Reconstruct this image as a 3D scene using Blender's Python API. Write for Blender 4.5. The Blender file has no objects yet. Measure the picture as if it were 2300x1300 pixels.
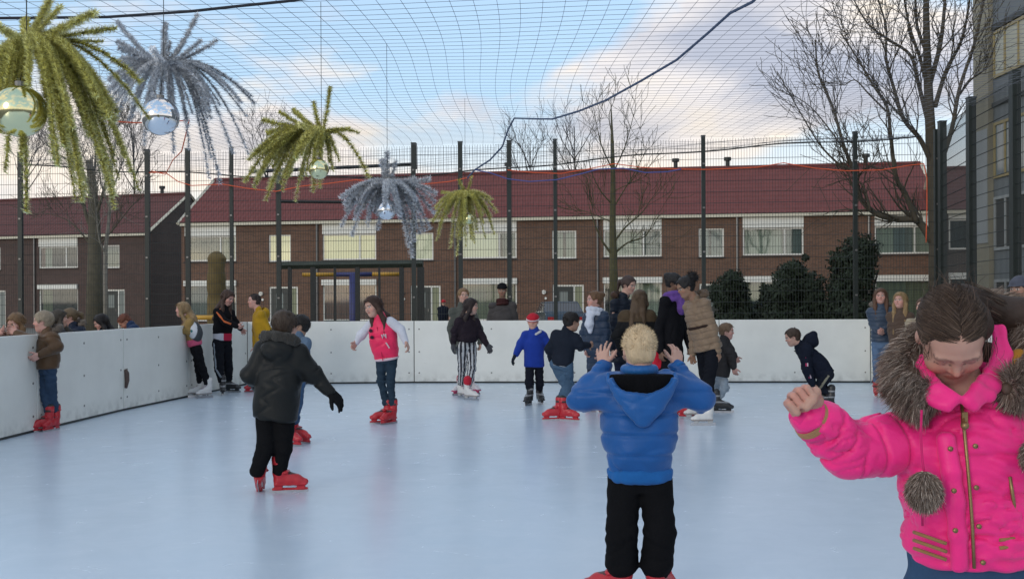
import bpy, math, random
import numpy as np
from mathutils import Vector, Matrix, noise as mnoise
PI = math.pi
R_ = math.radians
random.seed(7); RS = np.random.RandomState(11)
scene = bpy.context.scene
COL = scene.collection

# ------------------------------------------------------------------ camera
FPX, CX, CY, EYE, ROLL = 2400.0, 1150.0, 673.0, 1.46, 0.0047
cam_d = bpy.data.cameras.new('camera'); cam = bpy.data.objects.new('camera', cam_d); COL.objects.link(cam)
cam.location = (0, 0, EYE); cam.rotation_euler = (PI / 2, ROLL, 0)
cam_d.sensor_width = 36; cam_d.lens = FPX / 2300 * 36; cam_d.shift_y = (CY - 650) / 2300
cam_d.clip_start = 0.05; cam_d.clip_end = 3000
scene.camera = cam
def W(px, py, D):
    u, v = px - CX, CY - py
    return np.array([(u + ROLL * v) / FPX * D, D, EYE + (v - ROLL * u) / FPX * D])
def dist_floor(px, py, z=0.0):
    v = (CY - py) - ROLL * (px - CX)
    return (EYE - z) * FPX / (-v)

# ------------------------------------------------------------------ world
SUN_EL, SUN_AZ = 14.0, 215.0
world = bpy.data.worlds.new("World"); scene.world = world; world.use_nodes = True
wt = world.node_tree; wt.nodes.clear()
def N(t, typ, **kw):
    n = t.nodes.new(typ)
    for k, v in kw.items():
        if k == 'ins':
            for kk, vv in v.items(): n.inputs[kk].default_value = vv
        else: setattr(n, k, v)
    return n
def L(t, a, b): t.links.new(a, b)
def M_(t, op, a, b=None, clamp=False):
    n = t.nodes.new('ShaderNodeMath'); n.operation = op; n.use_clamp = clamp
    for i, x in enumerate((a, b)):
        if x is None: continue
        if isinstance(x, (int, float)): n.inputs[i].default_value = x
        else: t.links.new(x, n.inputs[i])
    return n.outputs[0]
def ramp(t, fac, stops):
    n = t.nodes.new('ShaderNodeValToRGB'); e = n.color_ramp.elements
    while len(e) < len(stops): e.new(0.5)
    for i, (p, c) in enumerate(stops):
        e[i].position = p; e[i].color = (*c, 1) if len(c) == 3 else c
    t.links.new(fac, n.inputs[0]); return n.outputs[0]
def mixc(t, fac, a, b):
    n = t.nodes.new('ShaderNodeMix'); n.data_type = 'RGBA'
    for i, x in ((0, fac), (6, a), (7, b)):
        if isinstance(x, (int, float)): n.inputs[i].default_value = x
        elif isinstance(x, tuple): n.inputs[i].default_value = (*x, 1)
        else: t.links.new(x, n.inputs[i])
    return n.outputs[2]
def build_world():
    t = wt
    out = N(t, 'ShaderNodeOutputWorld'); bg = N(t, 'ShaderNodeBackground', ins={'Strength': 0.12})
    sky = N(t, 'ShaderNodeTexSky', sky_type='NISHITA', sun_disc=False, sun_elevation=R_(SUN_EL), sun_rotation=R_(SUN_AZ),
            air_density=1.0, dust_density=0.6, ozone_density=1.4)
    tc = N(t, 'ShaderNodeTexCoord'); sp = N(t, 'ShaderNodeSeparateXYZ'); L(t, tc.outputs['Generated'], sp.inputs[0])
    x, y, z = sp.outputs
    zz = M_(t, 'ADD', M_(t, 'MAXIMUM', z, 0.0), 0.30)
    cb = N(t, 'ShaderNodeCombineXYZ'); L(t, M_(t, 'DIVIDE', x, zz), cb.inputs[0]); L(t, M_(t, 'DIVIDE', y, zz), cb.inputs[1])
    L(t, M_(t, 'MULTIPLY', z, 2.0), cb.inputs[2])
    n1 = N(t, 'ShaderNodeTexNoise', ins={'Scale': 2.1, 'Detail': 9.0, 'Roughness': 0.53, 'Distortion': 0.2})
    mp = N(t, 'ShaderNodeMapping'); mp.inputs['Location'].default_value = (3.4, 1.35, 0.3); L(t, cb.outputs[0], mp.inputs[0]); L(t, mp.outputs[0], n1.inputs['Vector'])
    n2 = N(t, 'ShaderNodeTexNoise', ins={'Scale': 3.4, 'Detail': 6.0, 'Roughness': 0.5, 'Distortion': 0.1})
    mp2 = N(t, 'ShaderNodeMapping'); mp2.inputs['Location'].default_value = (8.1, 4.2, 1.3); L(t, cb.outputs[0], mp2.inputs[0]); L(t, mp2.outputs[0], n2.inputs['Vector'])
    def G(x0, z0, sx, sz, amp):   # a broad bank of cloud (or a clear gap) round one direction
        u = M_(t, 'POWER', M_(t, 'ABSOLUTE', M_(t, 'DIVIDE', M_(t, 'SUBTRACT', x, x0), sx)), 2.0); v = M_(t, 'POWER', M_(t, 'ABSOLUTE', M_(t, 'DIVIDE', M_(t, 'SUBTRACT', z, z0), sz)), 2.0)
        return M_(t, 'MULTIPLY', M_(t, 'EXPONENT', M_(t, 'MULTIPLY', M_(t, 'ADD', u, v), -1.0)), amp)
    f = n1.outputs['Fac']
    for g in ((.0, .255, .16, .05, -.17), (-.17, .165, .12, .035, .16), (.24, .19, .14, .045, .20), (-.15, .262, .035, .022, .12), (.05, .165, .08, .02, .10), (-.36, .22, .1, .05, -.04), (.30, .13, .10, .02, -.16)):
        f = M_(t, 'ADD', f, G(*g))
    mask = ramp(t, f, [(0.46, (0, 0, 0)), (0.57, (1, 1, 1))])
    base = mixc(t, 0.6, sky.outputs[0], (4.3, 6.1, 8.2))
    # cloud colour : lavender grey undersides, cream tops
    dark = M_(t, 'ADD', n2.outputs['Fac'], M_(t, 'ADD', M_(t, 'ADD', G(.26, .19, .16, .05, .20), G(-.14, .265, .06, .03, .22)), M_(t, 'ADD', G(-.17, .16, .12, .035, -.10), G(.05, .165, .09, .02, .12))))
    cc = ramp(t, dark, [(0.40, (.97, .88, .77)), (0.52, (.84, .81, .82)), (0.68, (.50, .54, .65))])
    ccs = N(t, 'ShaderNodeVectorMath', operation='SCALE'); L(t, cc, ccs.inputs[0]); ccs.inputs['Scale'].default_value = 7.4
    warm = ramp(t, z, [(0.10, (1, 1, 1)), (0.19, (0, 0, 0))])
    allc = mixc(t, mask, base, ccs.outputs[0])
    allc = mixc(t, M_(t, 'MULTIPLY', warm, 0.55), allc, (7.8, 6.9, 5.9))
    L(t, allc, bg.inputs['Color']); L(t, bg.outputs[0], out.inputs[0])
build_world()
sun_d = bpy.data.lights.new('sun', 'SUN'); sun = bpy.data.objects.new('sun', sun_d); COL.objects.link(sun)
sun_d.energy = 0.6; sun_d.angle = R_(20); sun_d.color = (1.0, .93, .84)
_az = R_(SUN_AZ)
_sd = Vector((math.sin(_az) * math.cos(R_(SUN_EL)), math.cos(_az) * math.cos(R_(SUN_EL)), math.sin(R_(SUN_EL))))
sun.rotation_euler = _sd.to_track_quat('Z', 'Y').to_euler()
scene.view_settings.view_transform = 'Standard'; scene.view_settings.look = 'None'
scene.view_settings.exposure = 0.34; scene.view_settings.gamma = 1.0
scene.render.engine = 'CYCLES'
scene.cycles.max_bounces = 6; scene.cycles.transparent_max_bounces = 24

# ------------------------------------------------------------------ materials
def mat(name, col, rough=0.7, var=0.15, scale=6.0, bump=0.0, bscale=40.0, metal=0.0, attr=False, spec=0.5, emis=None, sheen=0.0, stretch=None, sss=0.0):
    m = bpy.data.materials.new(name); m.use_nodes = True; t = m.node_tree
    b = t.nodes['Principled BSDF']
    b.inputs['Roughness'].default_value = rough; b.inputs['Metallic'].default_value = metal
    b.inputs['Specular IOR Level'].default_value = spec
    if sheen: b.inputs['Sheen Weight'].default_value = sheen
    if sss: b.inputs['Subsurface Weight'].default_value = sss; b.inputs['Subsurface Scale'].default_value = 0.01
    tc = N(t, 'ShaderNodeTexCoord'); vec = tc.outputs['Object']
    if stretch:
        mp = N(t, 'ShaderNodeMapping'); mp.inputs['Scale'].default_value = stretch; L(t, vec, mp.inputs[0]); vec = mp.outputs[0]
    if attr:
        a = N(t, 'ShaderNodeAttribute', attribute_name='Col'); base = a.outputs['Color']
    else:
        r = N(t, 'ShaderNodeRGB'); r.outputs[0].default_value = (*col, 1); base = r.outputs[0]
    if var > 0:
        nz = N(t, 'ShaderNodeTexNoise', ins={'Scale': scale, 'Detail': 5.0, 'Roughness': 0.6}); L(t, vec, nz.inputs['Vector'])
        k = M_(t, 'ADD', M_(t, 'MULTIPLY', nz.outputs['Fac'], var * 3.0), 1 - var * 1.5)
        vm = N(t, 'ShaderNodeVectorMath', operation='SCALE'); L(t, base, vm.inputs[0]); L(t, k, vm.inputs['Scale']); base = vm.outputs[0]
    L(t, base, b.inputs['Base Color'])
    if bump > 0:
        nb = N(t, 'ShaderNodeTexNoise', ins={'Scale': bscale, 'Detail': 4.0, 'Roughness': 0.6}); L(t, vec, nb.inputs['Vector'])
        bp = N(t, 'ShaderNodeBump', ins={'Strength': bump, 'Distance': 0.01}); L(t, nb.outputs['Fac'], bp.inputs['Height']); L(t, bp.outputs[0], b.inputs['Normal'])
    if emis:
        b.inputs['Emission Color'].default_value = (*emis[0], 1); b.inputs['Emission Strength'].default_value = emis[1]
    return m
_mc = {}
def cloth(col, kind='cloth'):
    key = (tuple(col), kind)
    if key not in _mc:
        if kind == 'puffer': _mc[key] = mat('puffer', col, .46, .14, 9, .35, 22, sheen=.12 if max(col) > .05 else 0, spec=.3 if max(col) > .05 else .15)
        elif kind == 'fur': _mc[key] = mat('fur', col, .9, .35, 25, 1.0, 60, sheen=.15 if max(col) > .03 else 0, spec=.1, stretch=(1, 1, .35))
        elif kind == 'hair': _mc[key] = mat('hair', col, .55, .3, 40, .9, 90, spec=.35, stretch=(1, 1, .12))
        elif kind in ('hairs', 'furs'):
            m = mat(kind[:-1] + '_strand', col, .6, 0, spec=.3 if kind == 'hairs' else .1); t = m.node_tree; g = N(t, 'ShaderNodeNewGeometry'); c = tuple(col)
            L(t, ramp(t, g.outputs['Random Per Island'], [(0, tuple(x * .45 for x in c)), (.6, c), (1, tuple(min(1, x * 1.9) for x in c))]), t.nodes['Principled BSDF'].inputs['Base Color']); _mc[key] = m
        elif kind == 'denim': _mc[key] = mat('denim', col, .8, .28, 9, .4, 30, spec=.2)
        elif kind == 'plastic': _mc[key] = mat('plastic', col, .33, .1, 12, .05, 30)
        else: _mc[key] = mat('cloth', col, .88, .16, 9, .45, 28, sheen=.08 if max(col) > .05 else 0, spec=.2 if max(col) > .05 else .1)
    return _mc[key]
MSKIN = mat('skin', (1, 1, 1), .5, .06, 14, .12, 60, attr=True, sss=.06, spec=.35)
MATTR = mat('pattern_cloth', (1, 1, 1), .8, .12, 10, .4, 30, attr=True, spec=.2)
MBLADE = mat('steel', (.5, .5, .52), .3, .1, 10, metal=1.0)

# ------------------------------------------------------------------ mesh helpers
def link(name, me, m=None, parent=None, smooth=False, loc=None):
    if m is not None and len(me.materials) == 0: me.materials.append(m)
    if smooth: me.polygons.foreach_set('use_smooth', [True] * len(me.polygons))
    o = bpy.data.objects.new(name, me); COL.objects.link(o)
    if parent is not None: o.parent = parent
    if loc is not None: o.location = loc
    return o
def tag(o, label=None, cat=None, group=None, kind=None):
    if label: o['label'] = label
    if cat: o['category'] = cat
    if group: o['group'] = group
    if kind: o['kind'] = kind
    return o
def empty(name, loc=(0, 0, 0), rz=0.0, **kw):
    o = bpy.data.objects.new(name, None); COL.objects.link(o); o.location = tuple(float(c) for c in loc); o.rotation_euler = (0, 0, rz)
    o.empty_display_size = 0.1
    return tag(o, **kw)
class MB:
    def __init__(s): s.v = []; s.f = []
    def add(s, vs, fs):
        b = len(s.v); s.v += [tuple(map(float, p)) for p in vs]; s.f += [tuple(b + i for i in f) for f in fs]; return s
    def box(s, x0, y0, z0, x1, y1, z1):
        vs = [(x, y, z) for z in (z0, z1) for y in (y0, y1) for x in (x0, x1)]
        return s.add(vs, [(0, 2, 3, 1), (4, 5, 7, 6), (0, 1, 5, 4), (2, 6, 7, 3), (0, 4, 6, 2), (1, 3, 7, 5)])
    def tube(s, pts, rad, n=6, cap=True):
        pts = [np.array(p, float) for p in pts]; m = len(pts)
        if np.isscalar(rad): rad = [rad] * m
        t0 = pts[1] - pts[0]; t0 /= (np.linalg.norm(t0) + 1e-9)
        up = np.array([0, 0, 1.0]) if abs(t0[2]) < .9 else np.array([1.0, 0, 0])
        a = np.cross(t0, up); a /= np.linalg.norm(a)
        vs = []
        for i in range(m):
            t = pts[min(i + 1, m - 1)] - pts[max(i - 1, 0)]; t /= (np.linalg.norm(t) + 1e-9)
            a = a - t * np.dot(a, t); a /= (np.linalg.norm(a) + 1e-9); b = np.cross(t, a)
            for k in range(n):
                an = 2 * PI * k / n; vs.append(pts[i] + rad[i] * (math.cos(an) * a + math.sin(an) * b))
        fs = [(i * n + k, i * n + (k + 1) % n, (i + 1) * n + (k + 1) % n, (i + 1) * n + k) for i in range(m - 1) for k in range(n)]
        if cap and n > 2: fs += [tuple(reversed(range(n))), tuple((m - 1) * n + k for k in range(n))]
        return s.add(vs, fs)
    def mesh(s, name):
        me = bpy.data.meshes.new(name); me.from_pydata(s.v, [], s.f); me.update(); return me
    def build(s, name, m, parent=None, smooth=False, loc=None): return link(name, s.mesh(name), m, parent, smooth, loc)

# ------------------------------------------------------------------ distance-field modeller
def nrm(v): v = np.array(v, float); return v / (np.linalg.norm(v) + 1e-12)
class SDF:
    def __init__(s): s.p = []
    def cone(s, a, b, ra, rb=None, k=.015, sub=False):
        a = np.array(a, float); b = np.array(b, float); rb = ra if rb is None else rb; r = max(ra, rb)
        def f(X, Y, Z):
            ba = b - a; q = ba.dot(ba) + 1e-12
            t = ((X - a[0]) * ba[0] + (Y - a[1]) * ba[1] + (Z - a[2]) * ba[2]) / q
            t = np.clip(t, 0, 1)
            return np.sqrt((X - a[0] - t * ba[0]) ** 2 + (Y - a[1] - t * ba[1]) ** 2 + (Z - a[2] - t * ba[2]) ** 2) - (ra + (rb - ra) * t)
        s.p.append((np.minimum(a, b) - r, np.maximum(a, b) + r, f, k, sub)); return s
    def chain(s, pts, rad, k=.015):
        for i in range(len(pts) - 1): s.cone(pts[i], pts[i + 1], rad[i], rad[i + 1], k)
        return s
    def ell(s, c, r, R=None, k=.015, sub=False):
        c = np.array(c, float); r = np.array(r, float); R = np.eye(3) if R is None else np.array(R, float)  # rows = local axes
        e = np.sqrt(((R.T * r) ** 2).sum(1))
        def f(X, Y, Z):
            x, y, z = X - c[0], Y - c[1], Z - c[2]
            q = [R[i, 0] * x + R[i, 1] * y + R[i, 2] * z for i in range(3)]
            k0 = np.sqrt(sum((q[i] / r[i]) ** 2 for i in range(3))); k1 = np.sqrt(sum((q[i] / r[i] ** 2) ** 2 for i in range(3))) + 1e-9
            return k0 * (k0 - 1) / k1
        s.p.append((c - e, c + e, f, k, sub)); return s
    def box(s, c, h, R=None, rd=.005, k=.01, sub=False):
        c = np.array(c, float); h = np.array(h, float); R = np.eye(3) if R is None else np.array(R, float)
        e = np.abs(R.T * h).sum(1) + rd
        def f(X, Y, Z):
            x, y, z = X - c[0], Y - c[1], Z - c[2]
            q = [np.abs(R[i, 0] * x + R[i, 1] * y + R[i, 2] * z) - (h[i] - rd) for i in range(3)]
            o = np.sqrt(sum(np.maximum(a, 0) ** 2 for a in q)); return o + np.minimum(np.maximum(np.maximum(q[0], q[1]), q[2]), 0) - rd
        s.p.append((c - e, c + e, f, k, sub)); return s
    def loft(s, A, B, S, prof, k=.02, sub=False):
        """elliptical sections from A (t=0) to B (t=1); prof = [(t, halfwidth along S, halfdepth)]"""
        A = np.array(A, float); B = np.array(B, float); ax = B - A; ln = np.linalg.norm(ax); T = ax / ln
        S = nrm(S - T * np.dot(S, T)); Dv = np.cross(S, T)
        ts = [p[0] for p in prof]; ws = [p[1] for p in prof]; ds = [p[2] for p in prof]; mw = max(max(ws), max(ds)); rd = .02
        def f(X, Y, Z):
            x, y, z = X - A[0], Y - A[1], Z - A[2]
            t = (x * T[0] + y * T[1] + z * T[2]) / ln
            a = x * S[0] + y * S[1] + z * S[2]; b = x * Dv[0] + y * Dv[1] + z * Dv[2]
            w = np.interp(t, ts, ws); d = np.interp(t, ts, ds)
            dr = ((np.abs(a / w) ** 2.3 + np.abs(b / d) ** 2.3) ** (1 / 2.3) - 1) * np.minimum(w, d)
            dz = (np.abs(t - (ts[0] + ts[-1]) / 2) - (ts[-1] - ts[0]) / 2) * ln
            o = np.sqrt(np.maximum(dr + rd, 0) ** 2 + np.maximum(dz + rd, 0) ** 2)
            return o + np.minimum(np.maximum(dr + rd, dz + rd), 0) - rd
        P0 = A + ax * ts[0]; P1 = A + ax * ts[-1]
        s.p.append((np.minimum(P0, P1) - mw, np.maximum(P0, P1) + mw, f, k, sub)); return s
    def build(s, vox, disp=None, clip=None):
        adds = [p for p in s.p if not p[4]]
        lo = np.min([p[0] for p in adds], 0) - 4 * vox - .012; hi = np.max([p[1] for p in adds], 0) + 4 * vox + .012
        n = np.ceil((hi - lo) / vox).astype(int) + 1
        ax = [np.arange(n[i], dtype=np.float32) * vox + lo[i] for i in range(3)]
        F = np.full(tuple(n), 0.5, np.float32)
        for (a, b, f, k, sub) in s.p:
            m = k + 3 * vox + .01
            i0 = np.maximum(((a - m - lo) / vox).astype(int), 0); i1 = np.minimum(((b + m - lo) / vox).astype(int) + 2, n)
            if np.any(i1 <= i0): continue
            sl = tuple(slice(i0[i], i1[i]) for i in range(3))
            d = f(ax[0][sl[0]][:, None, None], ax[1][sl[1]][None, :, None], ax[2][sl[2]][None, None, :])
            g = F[sl]
            if sub:
                d = -d; h = np.maximum(k - np.abs(g - d), 0) / k; F[sl] = np.maximum(g, d) + h * h * k * .25
            else:
                h = np.maximum(k - np.abs(g - d), 0) / k; F[sl] = np.minimum(g, d) - h * h * k * .25
        if disp is not None:
            w = np.abs(F) < .05
            I = np.nonzero(w)
            F[I] += disp(ax[0][I[0]], ax[1][I[1]], ax[2][I[2]])
        if clip is not None:
            F = np.maximum(F, clip(ax[0][:, None, None], ax[1][None, :, None], ax[2][None, None, :]))
        F[0] = F[-1] = .5; F[:, 0] = F[:, -1] = .5; F[:, :, 0] = F[:, :, -1] = .5
        return surf_nets(F, lo, vox)
def surf_nets(F, lo, vox):
    S = F < 0
    c = [S[i:S.shape[0] - 1 + i, j:S.shape[1] - 1 + j, k:S.shape[2] - 1 + k] for i in (0, 1) for j in (0, 1) for k in (0, 1)]
    anyc = c[0].copy(); allc = c[0].copy()
    for q in c[1:]: anyc |= q; allc &= q
    mask = anyc & ~allc
    ijk = np.argwhere(mask)
    off = np.array([(i, j, k) for i in (0, 1) for j in (0, 1) for k in (0, 1)])
    vals = np.stack([F[ijk[:, 0] + o[0], ijk[:, 1] + o[1], ijk[:, 2] + o[2]] for o in off], 1)
    acc = np.zeros((len(ijk), 3)); cnt = np.zeros(len(ijk))
    for a in range(8):
        for b in range(a + 1, 8):
            if np.abs(off[a] - off[b]).sum() != 1: continue
            x = (vals[:, a] < 0) != (vals[:, b] < 0)
            t = vals[x, a] / (vals[x, a] - vals[x, b])
            acc[x] += off[a] + t[:, None] * (off[b] - off[a]); cnt[x] += 1
    P = lo + (ijk + acc / cnt[:, None]) * vox
    idx = np.full(mask.shape, -1, np.int64); idx[mask] = np.arange(len(ijk))
    quads = []
    for axs in range(3):
        o1, o2 = [(1, 2), (2, 0), (0, 1)][axs]
        A = np.moveaxis(S, (axs, o1, o2), (0, 1, 2)); Q = np.moveaxis(idx, (axs, o1, o2), (0, 1, 2))
        ch = A[:-1] != A[1:]
        e = np.argwhere(ch[:, 1:-1, 1:-1]); e[:, 1:] += 1
        i, j, k = e.T
        q = np.stack([Q[i, j - 1, k - 1], Q[i, j, k - 1], Q[i, j, k], Q[i, j - 1, k]], 1)
        fl = A[i, j, k]
        q[~fl] = q[~fl][:, ::-1]
        quads.append(q)
    return P, np.concatenate(quads)
def np_mesh(name, P, Q, col=None):
    me = bpy.data.meshes.new(name)
    me.vertices.add(len(P)); me.vertices.foreach_set('co', P.astype(np.float32).ravel())
    k = Q.shape[1]
    me.loops.add(Q.size); me.loops.foreach_set('vertex_index', Q.astype(np.int32).ravel())
    me.polygons.add(len(Q)); me.polygons.foreach_set('loop_start', np.arange(0, Q.size, k, dtype=np.int32)); me.polygons.foreach_set('loop_total', np.full(len(Q), k, np.int32))
    me.update(calc_edges=True)
    if col is not None:
        a = me.color_attributes.new('Col', 'FLOAT_COLOR', 'POINT')
        c = np.ones((len(P), 4), np.float32); c[:, :3] = col; a.data.foreach_set('color', c.ravel())
    me.polygons.foreach_set('use_smooth', np.ones(len(Q), bool))
    return me
def waves(seed, amp, freq, n=7, squash=(1, 1, 1)):
    rs = np.random.RandomState(seed); d = rs.normal(size=(n, 3)); d /= np.linalg.norm(d, axis=1)[:, None]; d *= np.array(squash)
    fr = freq * (0.6 + rs.rand(n) * 1.2); ph = rs.rand(n) * 6.28
    def f(x, y, z):
        r = 0
        for i in range(n):
            r = r + np.sin((x * d[i, 0] + y * d[i, 1] + z * d[i, 2]) * fr[i] + ph[i] + 1.5 * np.sin((x * d[i, 1] + y * d[i, 2] - z * d[i, 0]) * fr[i] * .5))
        return amp * r / math.sqrt(n)
    return f
def folds(seed, amp, freq, squash=(1, 1, 1.6), ridge=1.0):
    w0 = waves(seed, amp, freq, 6, squash); w1 = waves(seed + 1, 1.0, freq * .75, 4, (1, 1, 2.2)); w2 = waves(seed + 2, 1.0, freq * .4, 3)
    def f(x, y, z):
        r = np.abs(w1(x, y, z)); m = np.clip(.5 + .6 * w2(x, y, z), 0, 1)
        return w0(x, y, z) * .6 + ridge * amp * (np.clip(1 - r * 1.7, 0, 1) ** 1.5) * 1.5 * m
    return f
def sdf_part(name, s, vox, m, parent, disp=None, colf=None, clip=None):
    P, Q = s.build(vox, disp, clip)
    return link(name, np_mesh(name, P, Q, colf(P) if colf else None), m, parent)
# ================================================================== SETTING
def ice_mat():
    m = bpy.data.materials.new('ice'); m.use_nodes = True; t = m.node_tree; b = t.nodes['Principled BSDF']
    tc = N(t, 'ShaderNodeTexCoord'); v = tc.outputs['Object']
    n1 = N(t, 'ShaderNodeTexNoise', ins={'Scale': .45, 'Detail': 5.0, 'Roughness': .55}); L(t, v, n1.inputs['Vector'])
    n2 = N(t, 'ShaderNodeTexNoise', ins={'Scale': 3.0, 'Detail': 9.0, 'Roughness': .7, 'Distortion': .8}); L(t, v, n2.inputs['Vector'])
    sc = None
    for k, (rz, s) in enumerate(((.5, .9), (-.9, 1.2), (1.6, .8))):
        mp = N(t, 'ShaderNodeMapping'); mp.inputs['Rotation'].default_value = (0, 0, rz); mp.inputs['Scale'].default_value = (s, s * 60, 1); L(t, v, mp.inputs[0])
        w = N(t, 'ShaderNodeTexNoise', ins={'Scale': .8, 'Detail': 3.0, 'Roughness': .55, 'Distortion': .35}); L(t, mp.outputs[0], w.inputs['Vector'])
        r = ramp(t, w.outputs['Fac'], [(.62, (0, 0, 0)), (.74, (1, 1, 1))])
        sc = r if sc is None else M_(t, 'MAXIMUM', sc, r)
    c = mixc(t, n1.outputs['Fac'], (.50, .615, .735), (.58, .68, .78))
    c = mixc(t, M_(t, 'MULTIPLY', ramp(t, n2.outputs['Fac'], [(.42, (0, 0, 0)), (.75, (1, 1, 1))]), .18), c, (.74, .80, .86))
    c = mixc(t, M_(t, 'MULTIPLY', sc, .11), c, (.85, .88, .92))
    L(t, c, b.inputs['Base Color']); b.inputs['Roughness'].default_value = .6
    b.inputs['Coat Weight'].default_value = 1.0; b.inputs['Coat IOR'].default_value = 1.45
    L(t, M_(t, 'ADD', M_(t, 'MULTIPLY', n2.outputs['Fac'], .16), .17), b.inputs['Coat Roughness'])
    nb = N(t, 'ShaderNodeTexNoise', ins={'Scale': 2.2, 'Detail': 2.0}); L(t, v, nb.inputs['Vector'])
    bp = N(t, 'ShaderNodeBump', ins={'Strength': .06, 'Distance': .03}); L(t, nb.outputs['Fac'], bp.inputs['Height']); L(t, bp.outputs[0], b.inputs['Coat Normal'])
    return m
GZ = -0.10
g = MB().add([(-1500, -1500, GZ), (1500, -1500, GZ), (1500, 1500, GZ), (-1500, 1500, GZ)], [(0, 1, 2, 3)]).build('ground', mat('paving', (.13, .125, .11), .9, .25, .6, .4, 12)); tag(g, kind='structure')
g = MB().box(-5.9, -6, -.09, 6.5, 19.1, 0).build('ice', ice_mat()); tag(g, kind='structure')
# a far grass verge before the houses
g = MB().add([(-60, 22, GZ + .004), (60, 22, GZ + .004), (60, 36, GZ + .004), (-60, 36, GZ + .004)], [(0, 1, 2, 3)]).build('grass_verge', mat('grass', (.045, .06, .025), .95, .3, 3, .8, 30)); tag(g, kind='structure')
g = MB().add([(-70, 38, GZ + .004), (70, 38, GZ + .004), (70, 43, GZ + .004), (-70, 43, GZ + .004)], [(0, 1, 2, 3)]).build('road', mat('asphalt', (.05, .05, .052), .9, .2, 5, .4, 40)); tag(g, kind='structure')

# ---- rink boards
MBOARD = mat('board_plastic', (.73, .725, .675), .42, .10, 1.7, .03, 9)
def board_dirt():
    t = MBOARD.node_tree; b = t.nodes['Principled BSDF']; src = b.inputs['Base Color'].links[0].from_socket
    tc = N(t, 'ShaderNodeTexCoord'); v = tc.outputs['Object']
    mp = N(t, 'ShaderNodeMapping'); mp.inputs['Scale'].default_value = (3.0, 1, 14); L(t, v, mp.inputs[0])
    n = N(t, 'ShaderNodeTexNoise', ins={'Scale': 2.6, 'Detail': 6.0, 'Roughness': .7}); L(t, mp.outputs[0], n.inputs['Vector'])
    k = ramp(t, n.outputs['Fac'], [(.64, (0, 0, 0)), (.72, (1, 1, 1))])
    sp = N(t, 'ShaderNodeSeparateXYZ'); L(t, v, sp.inputs[0])
    low = ramp(t, sp.outputs[2], [(0.0, (1, 1, 1)), (.22, (.0, .0, .0))])
    n2 = N(t, 'ShaderNodeTexNoise', ins={'Scale': 9.0, 'Detail': 6.0}); L(t, v, n2.inputs['Vector'])
    k2 = M_(t, 'MULTIPLY', low, ramp(t, n2.outputs['Fac'], [(.42, (0, 0, 0)), (.7, (1, 1, 1))]))
    f = M_(t, 'MAXIMUM', M_(t, 'MULTIPLY', k, .35), M_(t, 'MULTIPLY', k2, .6))
    L(t, mixc(t, f, src, (.30, .29, .26)), b.inputs['Base Color'])
board_dirt()
MDARK = mat('dark_metal', (.018, .02, .019), .5, .2, 20, .1, 40)
MBOLT = mat('bolt', (.22, .21, .2), .4, .2, 20, metal=.6)
MRUST = mat('rubber', (.10, .065, .055), .8, .3, 30)
BH = 1.095
bpts = [(-5.85, 3.0), (-5.62, 7.4), (-5.36, 12.05), (-5.2, 14.3), (-4.93, 16.3), (-4.63, 18.67), (-1.73, 18.84), (1.0, 18.71), (3.6, 18.58), (6.19, 18.46), (6.08, 16.6), (6.03, 12.4), (6.0, 8.0), (5.98, 3.6)]
blab = ['near left rink board just outside the picture', 'white rink board nearest the camera on the left edge', 'short white rink board right behind the boy in the brown coat',
        'white rink board on the left under the row of watching heads, right of its hinge', 'angled white corner board on the left where a girl with a backpack leans', 'white rink board behind the boy in the yellow hoodie and the pink varsity girl',
        'white back rink board behind the girl in striped trousers', 'white back rink board behind the group in the middle', 'white back rink board behind the bending boy at the right corner',
        'white rink side board at the right corner behind the two long haired girls', 'white right side board behind the pink coat', 'second right side board hidden by the pink coat', 'near right side board outside the picture']
for i in range(len(bpts) - 1):
    p, q = Vector(bpts[i]), Vector(bpts[i + 1]); d = q - p; ln = d.length; an = math.atan2(d.y, d.x)
    e = empty('rink_board', (p.x, p.y, 0), an, label=blab[i], cat='rink board', group='white boards around the rink')
    me = MB().box(.006, 0, .028, ln - .006, .045, BH).mesh('panel'); o = link('panel', me, MBOARD, e)
    bv = o.modifiers.new('b', 'BEVEL'); bv.width = .006; bv.segments = 2
    MB().box(0, .012, 0, ln, .06, .026).build('base_rail', MDARK, e)
    MB().box(.0, .047, BH - .12, ln, .09, BH - .03).build('back_rail', MDARK, e)
    MB().box(-.006, .02, .03, .006, .05, BH - .004).build('seam_strip', MDARK, e)
    for bx in (.09, ln * .5, ln - .09):
        for bz in (.18, .55, .95):
            MB().tube([(bx, -.004, bz), (bx, .004, bz)], .014, 8).build('bolt', MBOLT, e)
    if i == 3: MB().tube([(.03, -.012, .30), (.045, -.02, .40), (.04, -.02, .50), (.02, -.012, .55)], [.02, .035, .035, .02], 8).build('hinge', MRUST, e, True)

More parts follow.
